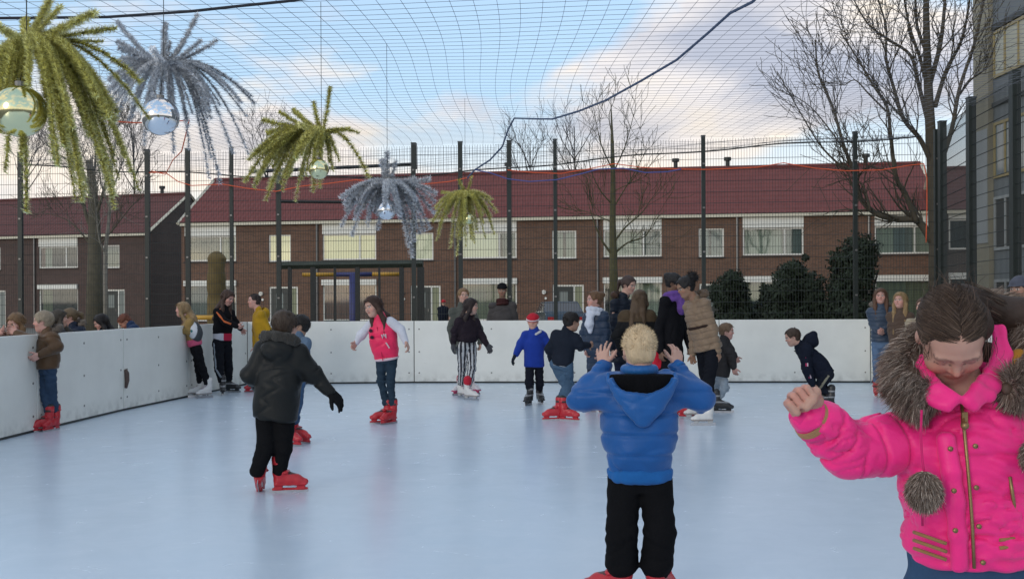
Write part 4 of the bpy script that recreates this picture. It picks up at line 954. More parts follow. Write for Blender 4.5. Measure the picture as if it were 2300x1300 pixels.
def person(label, D=None, feet=None, head=None, neck=None, hip=None, yaw=0, hy=None, hp=0, hr=0, hh=.215, el=None, wr=None, kn=None, hd=0., nd=0., hpd=0.,
           sw=.16, hw=.10, skin=SK, hair='short', hc=(.06, .035, .02), coat=(.03, .03, .035), ck='cloth', hem=None, cw=None, tc=(.02, .02, .025), tk='cloth', sk='red', gloves=None,
           vox=.0085, cuff=.045, lr=(.075, .055, .045), bulk=1.0, collar=True, hood=None, fur=None, furpos=None, hat=None, scarf=None, sleeve=None, colf=None, tcolf=None, extra=None, hand_o=None, quilt=0, ground=0.0, mouth=0, group=None, hcurl=.62, belt=None, puff=1.0, hairlen=1.0, sleevek=None, cuffext=.06):
    if feet:
        Ds = [f[3] if len(f) > 3 else dist_floor(f[0], f[1]) for f in feet]; D0 = sum(Ds) / len(Ds) if D is None else D
    else: D0 = D
    if feet: rx = sum(f[0] for f in feet) / len(feet); root = W(rx, 0, D0); root[2] = 0
    else: root = W(hip[0], 0, D0); root[2] = ground
    e = empty('person', root, label=label, cat='person', group=group)
    def J(q, d=0.): return W(q[0], q[1], D0 + d) - root
    hc_ = J(head, hd); nk = J(neck, nd); hpj = J(hip, hpd); hy = yaw if hy is None else hy
    F = Fdir(yaw); S = np.array([math.cos(R_(yaw)), math.sin(R_(yaw)), 0.0])
    if S[0] < -.05 or (abs(S[0]) <= .05 and S[1] < 0): S = -S
    sp = nrm(nk - hpj); S = nrm(S - sp * S.dot(sp)); Fw = nrm(F - sp * F.dot(sp))
    sh = [nk - sp * .055 - S * sw, nk - sp * .055 + S * sw]
    hj = [hpj - S * hw * .66, hpj + S * hw * .66]
    EL = [J(el[i], sh[i][1] + (el[i][2] if len(el[i]) > 2 else 0)) for i in (0, 1)]
    WR = [J(wr[i], sh[i][1] + (wr[i][2] if len(wr[i]) > 2 else 0)) for i in (0, 1)]
    FT_ = []; AN = []
    legs = feet is not None
    if legs:
        for i, f in enumerate(feet):
            c = W(f[0], f[1], Ds[i]) - root
            if len(f) <= 3: c[2] = 0
            FT_.append(c); fd = Fdir(f[2]); AN.append(c - fd * .066 + np.array([0, 0, .17]))
        KN = []
        for i in (0, 1):
            if kn: k_ = J(kn[i], (hj[i][1] + AN[i][1]) / 2 + (kn[i][2] if len(kn[i]) > 2 else 0))
            else: k_ = (hj[i] + AN[i]) / 2 + Fw * .05
            KN.append(k_)
    else:
        for i in (0, 1):
            a = hj[i] + np.array([0, 0, -(hpj[2] - .08)]); AN.append(a); FT_.append(a); 
        KN = [(hj[i] + AN[i]) / 2 + F * .02 for i in (0, 1)]
    hM = head_frame(hy, hp, hr)
    # ---- body
    b = SDF(); pf = add_head(b, hc_, hh, hM, True, mouth)
    b.cone(hc_ - hM[2] * hh * .25 - hM[1] * hh * .08, nk, .05 * hh / .21, .055, .02)
    b.loft(hpj, nk, S, [(-.08, hw * .95, .075), (.2, hw * .9, .07), (.6, sw * .75, .08), (.88, sw * .8, .07), (1.0, .06, .05)], .03)
    for i in (0, 1):
        b.chain([sh[i], EL[i], WR[i]], [.038, .032, .024], .02); b.chain([hj[i], KN[i], AN[i]], [lr[0] * .7, lr[1] * .7, .032], .02)
        if not legs: b.cone(AN[i], AN[i] + F * .12 + np.array([0, 0, -.03]), .035, .03)
        ho = (hand_o or {}).get(i, {})
        if gloves is None:
            d = nrm(ho.get('d', nrm(WR[i] - EL[i]))); n = np.array(ho.get('n', hpj * 0 + Fw * .2 + (S if i == 0 else -S)), float); sd = ho.get('side', 1 if i == 0 else -1)
            hand(b, WR[i], d, n, sd, ho.get('sc', hh / .245), ho.get('curl', hcurl), ho.get('spread', .15), 1.05, ho.get('fist', False))
        else:
            b.cone(WR[i], WR[i] + nrm(WR[i] - EL[i]) * .05, .024, .02)
    def bc(P):
        c = np.tile(np.array(skin, float), (len(P), 1)); return face_cols(P, hc_, hh, hM, skin, np.array(hc) * .9, c)
    if legs: b.cone(AN[0], AN[0] + Fdir(feet[0][2]) * .12 - np.array([0, 0, .07]), .03, .022); b.cone(AN[1], AN[1] + Fdir(feet[1][2]) * .12 - np.array([0, 0, .07]), .03, .022)
    sdf_part('body', b, vox, MSKIN, e, None, bc)
    # ---- trousers
    t = SDF(); up = np.array([0, 0, 1.0])
    t.loft(hpj - sp * .08, hpj + sp * .06, S, [(0, hw * 1.05, .088), (.5, hw * 1.08, .09), (1, hw * 1.0, .085)], .04)
    for i in (0, 1):
        aa = AN[i] + (nrm(KN[i] - AN[i]) * cuffext if legs else -up * .02); t.chain([hj[i] - sp * .02, KN[i], aa], lr, .025)
    sd0 = abs(hash(label)) % 1000 if False else (len(label) * 37 + int(head[0])) % 1000
    wv0 = folds(sd0, .0062, 30, (1, 1, 2.2), 1.3)
    def wv(x, y, z):
        zk = KN[0][2]; k = np.exp(-((z - zk) / .07) ** 2) + 1.3 * np.exp(-((z - .30) / .07) ** 2)
        return wv0(x, y, z) * (.6 if vox < .008 else 1) + (.0008 if vox < .008 else .0022) * k * np.sin(z * 115 + 3.5 * np.sin(x * 17 + sd0) + 3 * np.sin(y * 19))
    sdf_part('trousers', t, vox * 1.15, MATTR if tcolf else cloth(tc, tk), e, wv, (lambda P: tcolf(P, hj, KN, AN)) if tcolf else None)
    # ---- coat
    c = SDF(); hm = J(hem, hpd) if hem else hpj - sp * .04
    hm = nk + sp * np.dot(hm - nk, sp)
    cw = cw or (hw * 1.35, hw * 1.4, sw * 1.02)
    dp = .62 * bulk
    cd = [max(.10, cw[0] * dp * 1.15), max(.11, cw[1] * dp * 1.2), max(.12, cw[2] * dp)]
    c.loft(hm, nk, S, [(0, cw[0], cd[0]), (.06, cw[0] * 1.01, cd[0]), (.22, (cw[0] + cw[1] * 1.6) / 2.6, cd[1] * .98), (.45, cw[1], cd[1]), (.72, cw[2], cd[2]), (.88, sw * .82, cd[2] * .85), (.97, .085, .08), (1.03, .07, .065)], .02)
    ca = .052 * bulk * puff
    slv = SDF() if sleeve else c
    for i in (0, 1):
        d = nrm(WR[i] - EL[i]); slv.cone(sh[i] - (S if i else -S) * .02, EL[i], ca * 1.16, ca * 1.02, .035); slv.cone(EL[i], WR[i] - d * .005, ca * 1.02, cuff, .02)
        c.cone(nk - sp * .07, sh[i] * (.45 if sleeve else 1) + (nk - sp * .07) * (.55 if sleeve else 0), .075, ca * (.9 if sleeve else 1.1), .04)
    if collar: c.cone(nk - sp * .03, nk + sp * .035, .075, .068, .02)
    if hood == 'back':
        b0 = nk - Fw * .095 - sp * .03; c.ell(b0, (.125, .075, .10), np.array([S, Fw, sp]), .03); c.ell(b0 + Fw * .03 + sp * .05, (.07, .045, .07), np.array([S, Fw, sp]), .02, True)
    if extra and 'coat' in extra: extra['coat'](c, locals())
    w2 = folds(sd0 + 5, .0068 * bulk, 22, (1, 1, 1.4), 1.2); ql = quilt
    def dc(x, y, z):
        r = w2(x, y, z)
        if ql:
            tt = (x - hm[0]) * sp[0] + (y - hm[1]) * sp[1] + (z - hm[2]) * sp[2]; r = r + .010 * np.exp(-(((tt / ql + .5) % 1.0) - .5) ** 2 / .012)
        # trim the coat above the open hem
        return r
    sdf_part('coat', c, vox * 1.1, MATTR if colf else cloth(coat, ck), e, dc, (lambda P: colf(P, locals_)) if colf else None)
    if sleeve: sdf_part('sleeves', slv, vox * 1.1, cloth(sleeve, sleevek or ck), e, w2)
    # ---- hat / hair
    if hat:
        s = SDF(); kind, hcol = hat[0], hat[1]
        s.ell(pf(0, -.03, .16), np.array([.40, .48, .40]) * hh, hM, .01)
        if kind == 'helmet': s.ell(pf(0, .0, .14), np.array([.43, .53, .40]) * hh, hM, .01)
        if kind == 'cap': s.ell(pf(0, .48, .16), np.array([.27, .26, .03]) * hh, hM, .02)
        cut = pf(0, 0, .10); uu = nrm(hM[2] * 1 - hM[1] * -.25) if kind == 'helmet' else nrm(hM[2] + hM[1] * -.12)
        o = sdf_part('hat', s, vox * .9, MATTR if kind == 'helmet' else cloth(hcol), e, waves(3, .002, 60), (lambda P: np.where((np.abs(((P - cut) @ uu) - .022) < .009)[:, None], (.65, .6, .6), hcol)) if kind == 'helmet' else None,
                     clip=lambda X, Y, Z: -((X - cut[0]) * uu[0] + (Y - cut[1]) * uu[1] + (Z - cut[2]) * uu[2]))
    if hair:
        s = SDF(); th = {'short': .014, 'crop': .006}.get(hair, .017)
        s.ell(pf(0, -.05, .13), np.array([.335 + th / hh * 1.0, .42 + th / hh, .375 + th / hh * .8]) * hh, hM, .01)
        s.ell(pf(0, -.17, -.08), np.array([.30, .27, .30]) * hh, hM, .02)
        s.ell(pf(0, .48, -.13), np.array([.335, .45, .46]) * hh, hM, .02, True)
        if hair in ('short', 'crop', 'pony', 'bun'):
            for sg in (-1, 1): s.ell(pf(sg * .36, .04, -.09), np.array([.10, .13, .15]) * hh, hM, .015, True)
            s.ell(pf(0, -.1, -.52), np.array([.5, .5, .23]) * hh, hM, .015, True)
        if hair == 'long':
            k_ = hairlen; dn = -np.array([0, 0, 1.0])
            bk = pf(0, -.28, -.05); nb = nk - Fw * .075 + sp * .0
            for x in (-.2, 0, .2): s.chain([pf(x, -.28, .0), nb + S * x * .30 + sp * .01, nb + S * x * .42 - sp * .16 * k_ - Fw * .03, nb + S * x * .3 - sp * .26 * k_ - Fw * .03], [.045, .042, .036, .012], .025)
            for sg in (-1, 1):
                a = pf(sg * .33, .05, .05); b2 = pf(sg * .38, .02, -.30); nn = nk + S * (1 if np.dot(hM[0] * sg, S) > 0 else -1) * .075 + Fw * .05; s.chain([a, b2, nn, nn + Fw * .05 - sp * .17 * k_], [.022, .030, .030, .010], .02)
        if hair == 'pony':
            a = pf(0, -.45, .18); s.ell(a, (.03, .03, .03), None, .01); tl = (extra or {}).get('pony')
            if tl: q = [a] + [J(p_[:2], (p_[2] if len(p_) > 2 else 0) + hd) for p_ in tl]; s.chain(q, [.026, .034, .026, .010][:len(q)] if len(q) <= 4 else [.026] * len(q), .02)
            else: s.chain([a, a - hM[1] * .06 - hM[2] * .04, a - hM[1] * .07 - hM[2] * .17], [.025, .032, .012], .02)
        if hair == 'bun': a = pf(0, -.42, .30); s.ell(a, (.058, .058, .048), None, .02)
        hv = waves(sd0 + 9, .0028, 75, 7, (1, 1, .35))
        sdf_part('hair', s, vox * .85, cloth(hc, 'hair'), e, hv)
        if vox < .015:
            rs = np.random.RandomState(sd0); K = 3400 if vox < .008 else 1700; v = rs.normal(size=(K, 3)); v /= np.linalg.norm(v, axis=1)[:, None]
            rr = np.array([.335 + th / hh, .42 + th / hh, .375 + th / hh * .8]) * hh
            keep = (v[:, 2] > -.35) & ~((v[:, 1] > .35) & (v[:, 2] < .45)); v = v[keep]
            P = pf(0, -.05, .13) + ((v * rr * .98) @ hM); nn = (v / rr); nn /= np.linalg.norm(nn, axis=1)[:, None]; nn = nn @ hM
            lnn = .012 if hair == 'crop' else (.05 if hair == 'long' else .028); dnn = (hM[1] * .25 - hM[2] * .9 if hair != 'crop' else hM[1] * .3 + hM[2] * .1)
            T = P + (nn * (.8 if hair == 'crop' else .25) + dnn * .7 + rs.normal(size=nn.shape) * .25) * lnn
            strands('loose_hair', P, T, 0, cloth(hc, 'hairs'), e, .0011 if vox < .008 else .0017, 2, 1)
    # ---- fur hood trim
    if fur is not None:
        c0 = (nk - Fw * .07 + sp * .02) if furpos is None else J(furpos[:2], furpos[2]); s = SDF(); A_ = .12 if len(np.shape(furpos)) == 0 or furpos is None or len(furpos) < 4 else furpos[3]
        ring = [c0 + S * math.cos(a) * A_ + (sp * .35 - Fw * .9) * math.sin(a) * A_ * .55 + sp * .03 for a in np.linspace(-.5, PI + .5, 9)]
        s.chain(ring, [.036] * 9, .02); sdf_part('fur_trim', s, vox, cloth(fur, 'fur'), e, waves(8, .005, 70))
        rs = np.random.RandomState(4); K = 900; k_ = rs.rand(K) * 7.99; ii = k_.astype(int); rg = np.array(ring); P = rg[ii] * (1 - (k_ - ii)[:, None]) + rg[ii + 1] * (k_ - ii)[:, None]; v = rs.normal(size=(K, 3)); v /= np.linalg.norm(v, axis=1)[:, None]
        strands('fur_hairs', P + v * .03, P + v * rs.uniform(.045, .065, (K, 1)), 0, cloth(fur, 'furs'), e, .002, 2, 2)
    if scarf is not None:
        s = SDF(); R3 = np.array([S, Fw, sp])
        for k_, (r, z, a) in enumerate(((.085, .01, 0), (.095, -.025, .4), (.09, .035, -.3))):
            ring = [nk + S * math.cos(t) * r + Fw * (math.sin(t) * r + .015) + sp * (z + .02 * math.sin(t + a)) for t in np.linspace(0, 2 * PI, 13)]; s.chain(ring, [.030] * 13, .012)
        if len(scarf) > 3: s.chain([nk + Fw * .12 - sp * .02, nk + Fw * .15 - sp * .14, nk + Fw * .14 - sp * scarf[3]], [.05, .055, .03], .03)
        sdf_part('scarf', s, vox, cloth(scarf[:3]), e, waves(12, .004, 60, 6))
    if belt is not None:
        t0 = belt[0]; pc = hm + sp * t0; s = SDF(); ring = [pc + S * math.cos(t) * (cw[1] * 1.0 + .002) + Fw * math.sin(t) * (cd[1] + .004) for t in np.linspace(0, 2 * PI, 25)]; 
        MB().tube(ring, .016, 6).build('belt', cloth(belt[1]), e, True)
    if gloves is not None:
        for i in (0, 1):
            s = SDF(); ho = (hand_o or {}).get(i, {}); hand(s, WR[i], ho.get('d', nrm(WR[i] - EL[i])), np.array(ho.get('n', (S if i == 0 else -S) + Fw * .2), float), 1 if i == 0 else -1, 1.05 * hh / .22, ho.get('curl', .35), .2, 1.25); s.cone(WR[i] - nrm(WR[i] - EL[i]) * .03, WR[i], .033, .027)
            sdf_part('glove', s, .008, cloth(gloves), e)
    # ---- skates
    if legs:
        for i in (0, 1):
            kd = sk[i] if isinstance(sk, tuple) else sk; me, bm = skate_mesh(kd); o = link('skate', me, None, e); f = feet[i]; fd = Fdir(f[2]); o.location = tuple(FT_[i])
            sc = hh / .22 if hh < .22 else 1.0; pitch = f[4] if len(f) > 4 else 0; lean = f[5] if len(f) > 5 else 0
            o.rotation_euler = (Matrix.Rotation(math.atan2(-fd[0], fd[1]), 3, 'Z') @ Matrix.Rotation(R_(pitch), 3, 'X') @ Matrix.Rotation(R_(lean), 3, 'Y')).to_euler()
            bo = link('blade', bm, None, o)
    elif False: pass
    else:
        for i in (0, 1):
            s = SDF(); a = AN[i]; s.chain([a - F * .03 + up * -.03, a + F * .09 + up * -.045, a + F * .15 + up * -.05], [.045, .04, .03], .02); sdf_part('shoe', s, .012, cloth((.02, .02, .02)), e)
    return dict(e=e, J=J, nk=nk, hp=hpj, S=S, F=Fw, sp=sp, sh=sh, EL=EL, WR=WR, root=root, hc=hc_, hM=hM, pf=pf, hh=hh, hm=hm, D0=D0, KN=KN, AN=AN, hj=hj)
def quick_part(name, P_, chain_pts, rad, m, vox=.009, k=.015, disp=None):
    s = SDF(); s.chain(chain_pts, rad, k); return sdf_part(name, s, vox, m, P_['e'], disp)
def seg_t(P, a, b):
    ba = b - a; return ((P - a) @ ba) / ba.dot(ba)
#@PEOPLE
RED = 'red'
# ---- boy in bright blue puffer, arms raised
def blue_boy():
    def coatx(c, l):
        nk, S, Fw, sp = l['nk'], l['S'], l['Fw'], l['sp']; B = -Fw
        c.cone(nk + S * -.12 - sp * .03 + Fw * .02, nk + S * .12 - sp * .03 + Fw * .02, .050, .050, .03)
    P = person('blond boy from behind in bright blue puffer jacket with both hands raised', feet=[(1370, 1352, -125), (1486, 1352, 150)], head=(1436, 785), neck=(1436, 843), hip=(1437, 1068), yaw=180, hh=.222,
               el=[(1306, 893, .02), (1572, 893, .02)], wr=[(1356, 824, .10), (1520, 824, .10)], kn=[(1396, 1195, -.05), (1482, 1195, -.05)], sw=.135, hw=.112, hair='crop', hc=(.56, .42, .26), coat=(.006, .078, .27), ck='puffer',
               hem=(1437, 1062), cw=(.150, .186, .188), tc=(.005, .005, .006), lr=(.082, .073, .080), vox=.0065, bulk=1.12, puff=1.2, quilt=.098, cuff=.05, cuffext=.035, extra={'coat': coatx, 'strands': True},
               hand_o={0: dict(d=(-.05, .2, 1), n=(.5, .85, .1), side=-1, curl=.24, spread=.34, sc=.82), 1: dict(d=(.08, .25, 1), n=(-.5, .85, .1), side=1, curl=.40, spread=.26, sc=.82)})
    nk, S, Fw, sp = P['nk'], P['S'], P['F'], P['sp']; B = -Fw
    # the hood: a pointed bag hanging on the back with a half-moon mouth
    s = SDF(); s.loft(nk + B * .165 - sp * .235, nk + B * .105 - sp * .0, S, [(0, .02, .02), (.12, .045, .032), (.35, .092, .048), (.65, .142, .062), (.88, .170, .072), (1, .172, .07)], .012)
    s.ell(nk + B * .150 + sp * .035, (.156, .085, .118), np.array([S, Fw, sp]), .008, True)
    rim = [nk + B * (.085 + .070 * math.sin(t)) + S * math.cos(t) * .160 + sp * (.004 - .088 * math.sin(t)) for t in np.linspace(-.12, PI + .12, 17)]
    s.chain(rim, [.012] * 17, .008)
    sdf_part('hood', s, .006, cloth((.008, .088, .29), 'puffer'), P['e'], folds(77, .004, 40, (1.6, 1, .8)))
    top = nk + sp * .012
    s = SDF(); s.ell(nk + B * .090 - sp * .010, (.150, .060, .085), np.array([S, Fw, sp])); s.loft(nk + B * .10 - sp * .10, nk + B * .08 + sp * .01, S, [(0, .06, .05), (.5, .125, .052), (1, .150, .05)], .02); sdf_part('hood_lining', s, .006, cloth((.004, .004, .005), 'fur'), P['e'], None, None, lambda X, Y, Z: Z - top[2])
    s = SDF(); ring = [nk + sp * .03 + S * math.cos(t) * .068 + Fw * math.sin(t) * .062 for t in np.linspace(0, 2 * PI, 17)]; s.chain(ring, [.022] * 17, .01); sdf_part('collar', s, .006, cloth((.012, .105, .32), 'puffer'), P['e'])
    hm = P['hm']; s = SDF(); s.loft(hm - sp * .040, hm + sp * .030, S, [(0, .146, .118), (.5, .156, .126), (1, .158, .130)], .01); sdf_part('waistband', s, .0065, cloth((.012, .105, .32)), P['e'], waves(2, .003, 70, 5, (1.5, 1.5, .1)))
    for sx, El in ((-1, 0), (1, 1)):
        a_, b_ = P['EL'][El], P['WR'][El]; t_ = nrm(b_ - a_); MB().tube([b_ - t_ * .012, b_ + t_ * .006], [.044, .040], 16).build('cuff', cloth((.012, .105, .32)), P['e'], True)
blue_boy()
# ---- boy dark jacket, left of centre
P = person('boy from behind in long black hooded jacket with one arm held out', feet=[(580, 1100, 190, dist_floor(612, 1104) - .05, -28, 6), (648, 1104, 100)], head=(640, 733), neck=(634, 776), hip=(620, 915), yaw=172, hy=165, hh=.235,
       el=[(563, 842, -.04), (700, 838, .02)], wr=[(580, 872, .16), (742, 880, .04)], kn=[(598, 1000), (636, 1005)], sw=.135, hw=.115, hc=(.045, .028, .018), coat=(.014, .015, .015), ck='puffer', hem=(620, 942), cw=(.168, .175, .175), tc=(.006, .006, .007), lr=(.085, .068, .058),
       vox=.0072, bulk=1.2, puff=1.2, hood='back', cuffext=-.01, fur=(.045, .042, .038), gloves=(.008, .008, .009), extra={'strands': True})
# ---- small boy behind him
person('child in jeans half hidden behind the boy in the long black jacket', feet=[(652, 1000, 60), (672, 994, 60)], head=(672, 732), neck=(670, 758), hip=(664, 850), yaw=-40, hy=-70, hh=.22, el=[(650, 800), (684, 800)], wr=[(650, 830), (682, 835)], kn=[(660, 905), (668, 905)],
       sw=.12, hw=.09, hc=(.012, .009, .008), coat=(.10, .15, .22), skin=(.33, .19, .13), tc=(.045, .09, .17), tk='denim', hem=(664, 850), lr=(.065, .052, .045))
# ---- pink varsity girl
P = person('laughing girl in hot pink varsity jacket with white sleeves and red skates', feet=[(858, 950, -70), (874, 951, -35)], head=(838, 688), neck=(853, 716), hip=(868, 800), yaw=-18, hy=-40, hp=12, hr=-8, hh=.235, nd=-.05, hd=-.08, el=[(812, 752, .02), (900, 740, -.02)], wr=[(800, 769, -.05), (912, 768, -.08)],
       kn=[(856, 856, -.02), (877, 856, -.02)], sw=.145, hw=.10, hair='long', hairlen=.9, hc=(.045, .022, .015), coat=(.78, .022, .10), ck='puffer', sleeve=(.55, .56, .62), sleevek='cloth', hem=(866, 806), cw=(.145, .17, .165), tc=(.018, .035, .055), tk='denim', lr=(.072, .050, .042), mouth=1.0, bulk=1.0, cuff=.036,
       extra={'pony': [(866, 692, -.02), (860, 715, -.10), (854, 745, -.17)]})
s = SDF(); hm, S, Fw, sp = P['hm'], P['S'], P['F'], P['sp']; s.loft(hm - sp * .012, hm + sp * .022, S, [(0, .150, .112), (1, .152, .113)], .01); sdf_part('hem_band', s, .008, cloth((.6, .45, .5)), P['e'])
f0 = P['nk'] - sp * .17 + Fw * .128
MB().tube([f0 + S * .05, f0 + S * .05 - sp * .045, f0 + S * .075, f0 + S * .10 - sp * .045, f0 + S * .10], .008, 5).build('jacket_letter', cloth((.6, .6, .62)), P['e'])
MB().tube([f0 + S * .085 - sp * .10, f0 + S * .115 - sp * .17 - Fw * .005], .008, 5).build('pocket_trim', cloth((.6, .5, .53)), P['e'])
MB().tube([P['nk'] - sp * .08 + Fw * .11, P['hm'] + Fw * .118], .005, 5).build('button_placket', cloth((.5, .02, .07)), P['e'])
for dz in (.02, -.06): MB().tube([f0 - S * .08 + sp * -dz, f0 - S * .08 + sp * -dz + Fw * .008], .022, 10).build('badge', cloth((.04, .02, .03)), P['e'])
# ---- grey coat person behind striped trousers
person('fair haired girl in grey green coat behind the one in striped trousers', feet=[(1031, 886, -40), (1065, 884, 40)], head=(1041, 664), neck=(1038, 690), hip=(1045, 780), yaw=15, hy=15, hh=.22, el=[(1012, 738), (1078, 738)], wr=[(1018, 770), (1078, 770)], sw=.16, hw=.11, hair='pony', hc=(.20, .12, .06), coat=(.075, .08, .07),
       hem=(1045, 793), cw=(.17, .17, .17), tc=(.04, .04, .04), sk='pink')
# ---- striped trousers
def stripes(P, hj, KN, AN):
    col = np.zeros((len(P), 3)); dd = []
    for i in (0, 1):
        a, k, b = hj[i], KN[i], AN[i]; up = P[:, 2] > k[2]; t = np.where(up, seg_t(P, a, k), seg_t(P, k, b)); t = np.clip(t, 0, 1)[:, None]; c = np.where(up[:, None], a + (k - a) * t, k + (b - k) * t); q = P - c; dd.append((np.linalg.norm(q, axis=1), np.arctan2(q[:, 1], q[:, 0])))
    ang = np.where(dd[0][0] < dd[1][0], dd[0][1], dd[1][1]); w = np.sin(ang * 8) > 0
    col[:] = (.022, .022, .03); col[w] = (.48, .49, .50); return col
P = person('dark haired girl in black fur jacket and black and white striped trousers', feet=[(1040, 893, 35), (1058, 898, 50)], head=(1058, 688), neck=(1050, 716), hip=(1048, 775), yaw=35, hy=80, hp=5, hh=.225, el=[(1021, 745), (1078, 748, -.05)], wr=[(1018, 770), (1093, 773, -.1)], kn=[(1038, 828), (1060, 828)],
       sw=.15, hw=.115, hair='long', hc=(.022, .013, .012), coat=(.022, .016, .022), ck='fur', hem=(1050, 768), cw=(.155, .17, .18), tcolf=stripes, lr=(.088, .064, .054), sk='white', gloves=(.05, .052, .06), vox=.0082, bulk=1.15)
for i in (0, 1): quick_part('sock_cuff', P, [P['AN'][i] + np.array([0, 0, .085]), P['AN'][i] + np.array([0, 0, .125])], [.06, .06], cloth((.45, .02, .04)))
# ---- red helmet child
P = person('small child in a red helmet and royal blue coat standing on black skates', feet=[(1187, 909, -20), (1214, 906, 12)], head=(1197, 722), neck=(1199, 744), hip=(1200, 815), yaw=3, hy=-5, hp=5, hh=.215, el=[(1170, 772), (1232, 772)], wr=[(1158, 796, -.03), (1240, 796)], kn=[(1189, 860), (1212, 860)], sw=.115, hw=.095,
       hair=None, hat=('helmet', (.42, .015, .03)), coat=(.012, .04, .28), hem=(1201, 824), cw=(.142, .14, .135), tc=(.012, .013, .02), sk='black', gloves=(.02, .025, .035), lr=(.068, .056, .052), bulk=1.1)
quick_part('collar_flap', P, [P['nk'] + P['S'] * .02 + P['F'] * .09 - P['sp'] * .04, P['nk'] + P['S'] * .09 + P['F'] * .08 + P['sp'] * .0], [.018, .018], cloth((.5, .5, .52)))
# ---- boy dark jacket jeans
P = person('boy from behind in navy jacket and jeans crossing his red skates', feet=[(1244, 943, -75), (1277, 944, 60)], head=(1284, 722), neck=(1273, 746), hip=(1262, 815), yaw=160, hy=120, hp=8, hh=.225, el=[(1233, 782, -.03), (1303, 778)], wr=[(1240, 808, .08), (1322, 775, .12)], kn=[(1272, 868, .02), (1278, 866, .1)], sw=.13, hw=.10,
       skin=(.33, .19, .13), hc=(.012, .009, .008), coat=(.014, .018, .028), hem=(1262, 822), cw=(.125, .14, .155), tc=(.055, .10, .16), tk='denim', lr=(.082, .062, .052), bulk=1.05)
s = SDF(); hm, S, Fw, sp = P['hm'], P['S'], P['F'], P['sp']; s.loft(hm - sp * .002, hm + sp * .014, S, [(0, .131, .105), (1, .131, .106)], .004); sdf_part('reflective_hem', s, .007, cloth((.33, .34, .36)), P['e'])
# ---- woman white scarf
P = person('brown haired woman in a navy coat with a thick white scarf looking left', feet=[(1328, 921, -30), (1352, 923, -20)], head=(1335, 674), neck=(1338, 702), hip=(1342, 800), yaw=-40, hy=-70, hh=.225, el=[(1312, 748), (1364, 752)], wr=[(1318, 785, -.08), (1350, 790, -.1)], sw=.145, hw=.12, hair='bun', hc=(.13, .07, .035), coat=(.016, .032, .065), ck='puffer',
       hem=(1342, 830), cw=(.16, .155, .165), scarf=(.55, .58, .66, .24), skin=SKP, tc=(.02, .03, .06), quilt=.09, bulk=1.1)
# ---- tall one
P = person('tall person in dark coat standing behind the girl in brown and black fur', feet=[(1392, 908, 30), (1415, 905, 30)], head=(1412, 640), neck=(1400, 672), hip=(1396, 790), yaw=35, hy=45, hp=15, hh=.235, el=[(1372, 735), (1428, 735)], wr=[(1375, 785), (1440, 770, -.1)], sw=.165, hw=.12, hair='pony', hc=(.05, .03, .025), coat=(.012, .016, .026),
       ck='puffer', hem=(1396, 815), cw=(.17, .165, .175), fur=(.06, .035, .025), tc=(.015, .02, .04), quilt=.1, bulk=1.1)
# ---- girl in fur jacket from behind
def two_tone(P, l): 
    return np.where((P[:, 2] > two_tone.z)[:, None], (.075, .05, .028), (.008, .008, .009))
locals_ = None; two_tone.z = W(1430, 722, 13.6)[2]
P = person('long haired girl from behind in a brown and black fur jacket', feet=[(1415, 928, 170), (1440, 928, 190)], head=(1437, 672), neck=(1432, 702), hip=(1432, 800), yaw=175, hy=160, hh=.225, el=[(1388, 755), (1476, 755)], wr=[(1398, 792, .1), (1470, 790, .1)], sw=.155, hw=.12, hair='long', hc=(.09, .055, .03), hairlen=1.3, coat=(.02, .015, .01), colf=two_tone,
       hem=(1432, 795), cw=(.17, .185, .19), tc=(.03, .05, .10), tk='denim', bulk=1.25, puff=1.2)
P = person('woman with black hair knot wearing a black coat and purple scarf', feet=[(1502, 934, 60), (1545, 938, 50)], head=(1514, 636), neck=(1508, 668), hip=(1508, 800), yaw=50, hy=60, hp=14, hh=.225, el=[(1480, 740), (1540, 745)], wr=[(1484, 790, -.05), (1548, 780, -.1)], sw=.155, hw=.12, hair='bun', skin=SKB, hc=(.010, .008, .008), coat=(.008, .008, .010),
       hem=(1508, 840), cw=(.18, .17, .17), scarf=(.13, .06, .26, .18), tc=(.01, .01, .012), bulk=1.1)
b = W(1487, 745, 13.2); e = empty('bag', b, label='black and red bag held between the fur jacket girl and purple scarf woman', cat='bag')
s = SDF(); s.box((0, 0, -.30), (.13, .06, .16), None, .03); sdf_part('body', s, .01, MATTR, e, waves(3, .004, 30), lambda P: np.where((P[:, 2] < -.24)[:, None], (.50, .015, .035), (.012, .012, .014)))
MB().tube([(-.08, 0, -.16), (-.05, 0, .02), (.0, .0, .06), (.06, 0, .0), (.09, 0, -.16)], .012, 6).build('strap', cloth((.45, .02, .035)), e, True)
# ---- beige coat woman
P = person('woman with black tied hair leaning left in a beige belted puffer coat on white skates', feet=[(1562, 940, -80), (1580, 955, -85)], head=(1540, 645), neck=(1562, 676), hip=(1590, 782), yaw=-60, hy=-75, hp=22, hh=.235, hd=-.05, el=[(1556, 745, -.02), (1600, 740)], wr=[(1556, 795, -.04), (1612, 790)], kn=[(1585, 860), (1592, 860)], sw=.155, hw=.125,
       hair='bun', hc=(.010, .008, .008), skin=(.30, .17, .11), coat=(.20, .135, .085), ck='puffer', hem=(1592, 786), cw=(.175, .165, .185), fur=(.12, .085, .06), tc=(.008, .009, .013), sk='white', quilt=.075, lr=(.095, .068, .054), belt=(.30, (.03, .018, .015)), bulk=1.2)
s = SDF(); s.ell(P['pf'](0, -.52, .32), (.07, .065, .055), None); sdf_part('hair_puff', s, .008, cloth((.010, .008, .008), 'hair'), P['e'], waves(4, .005, 60))
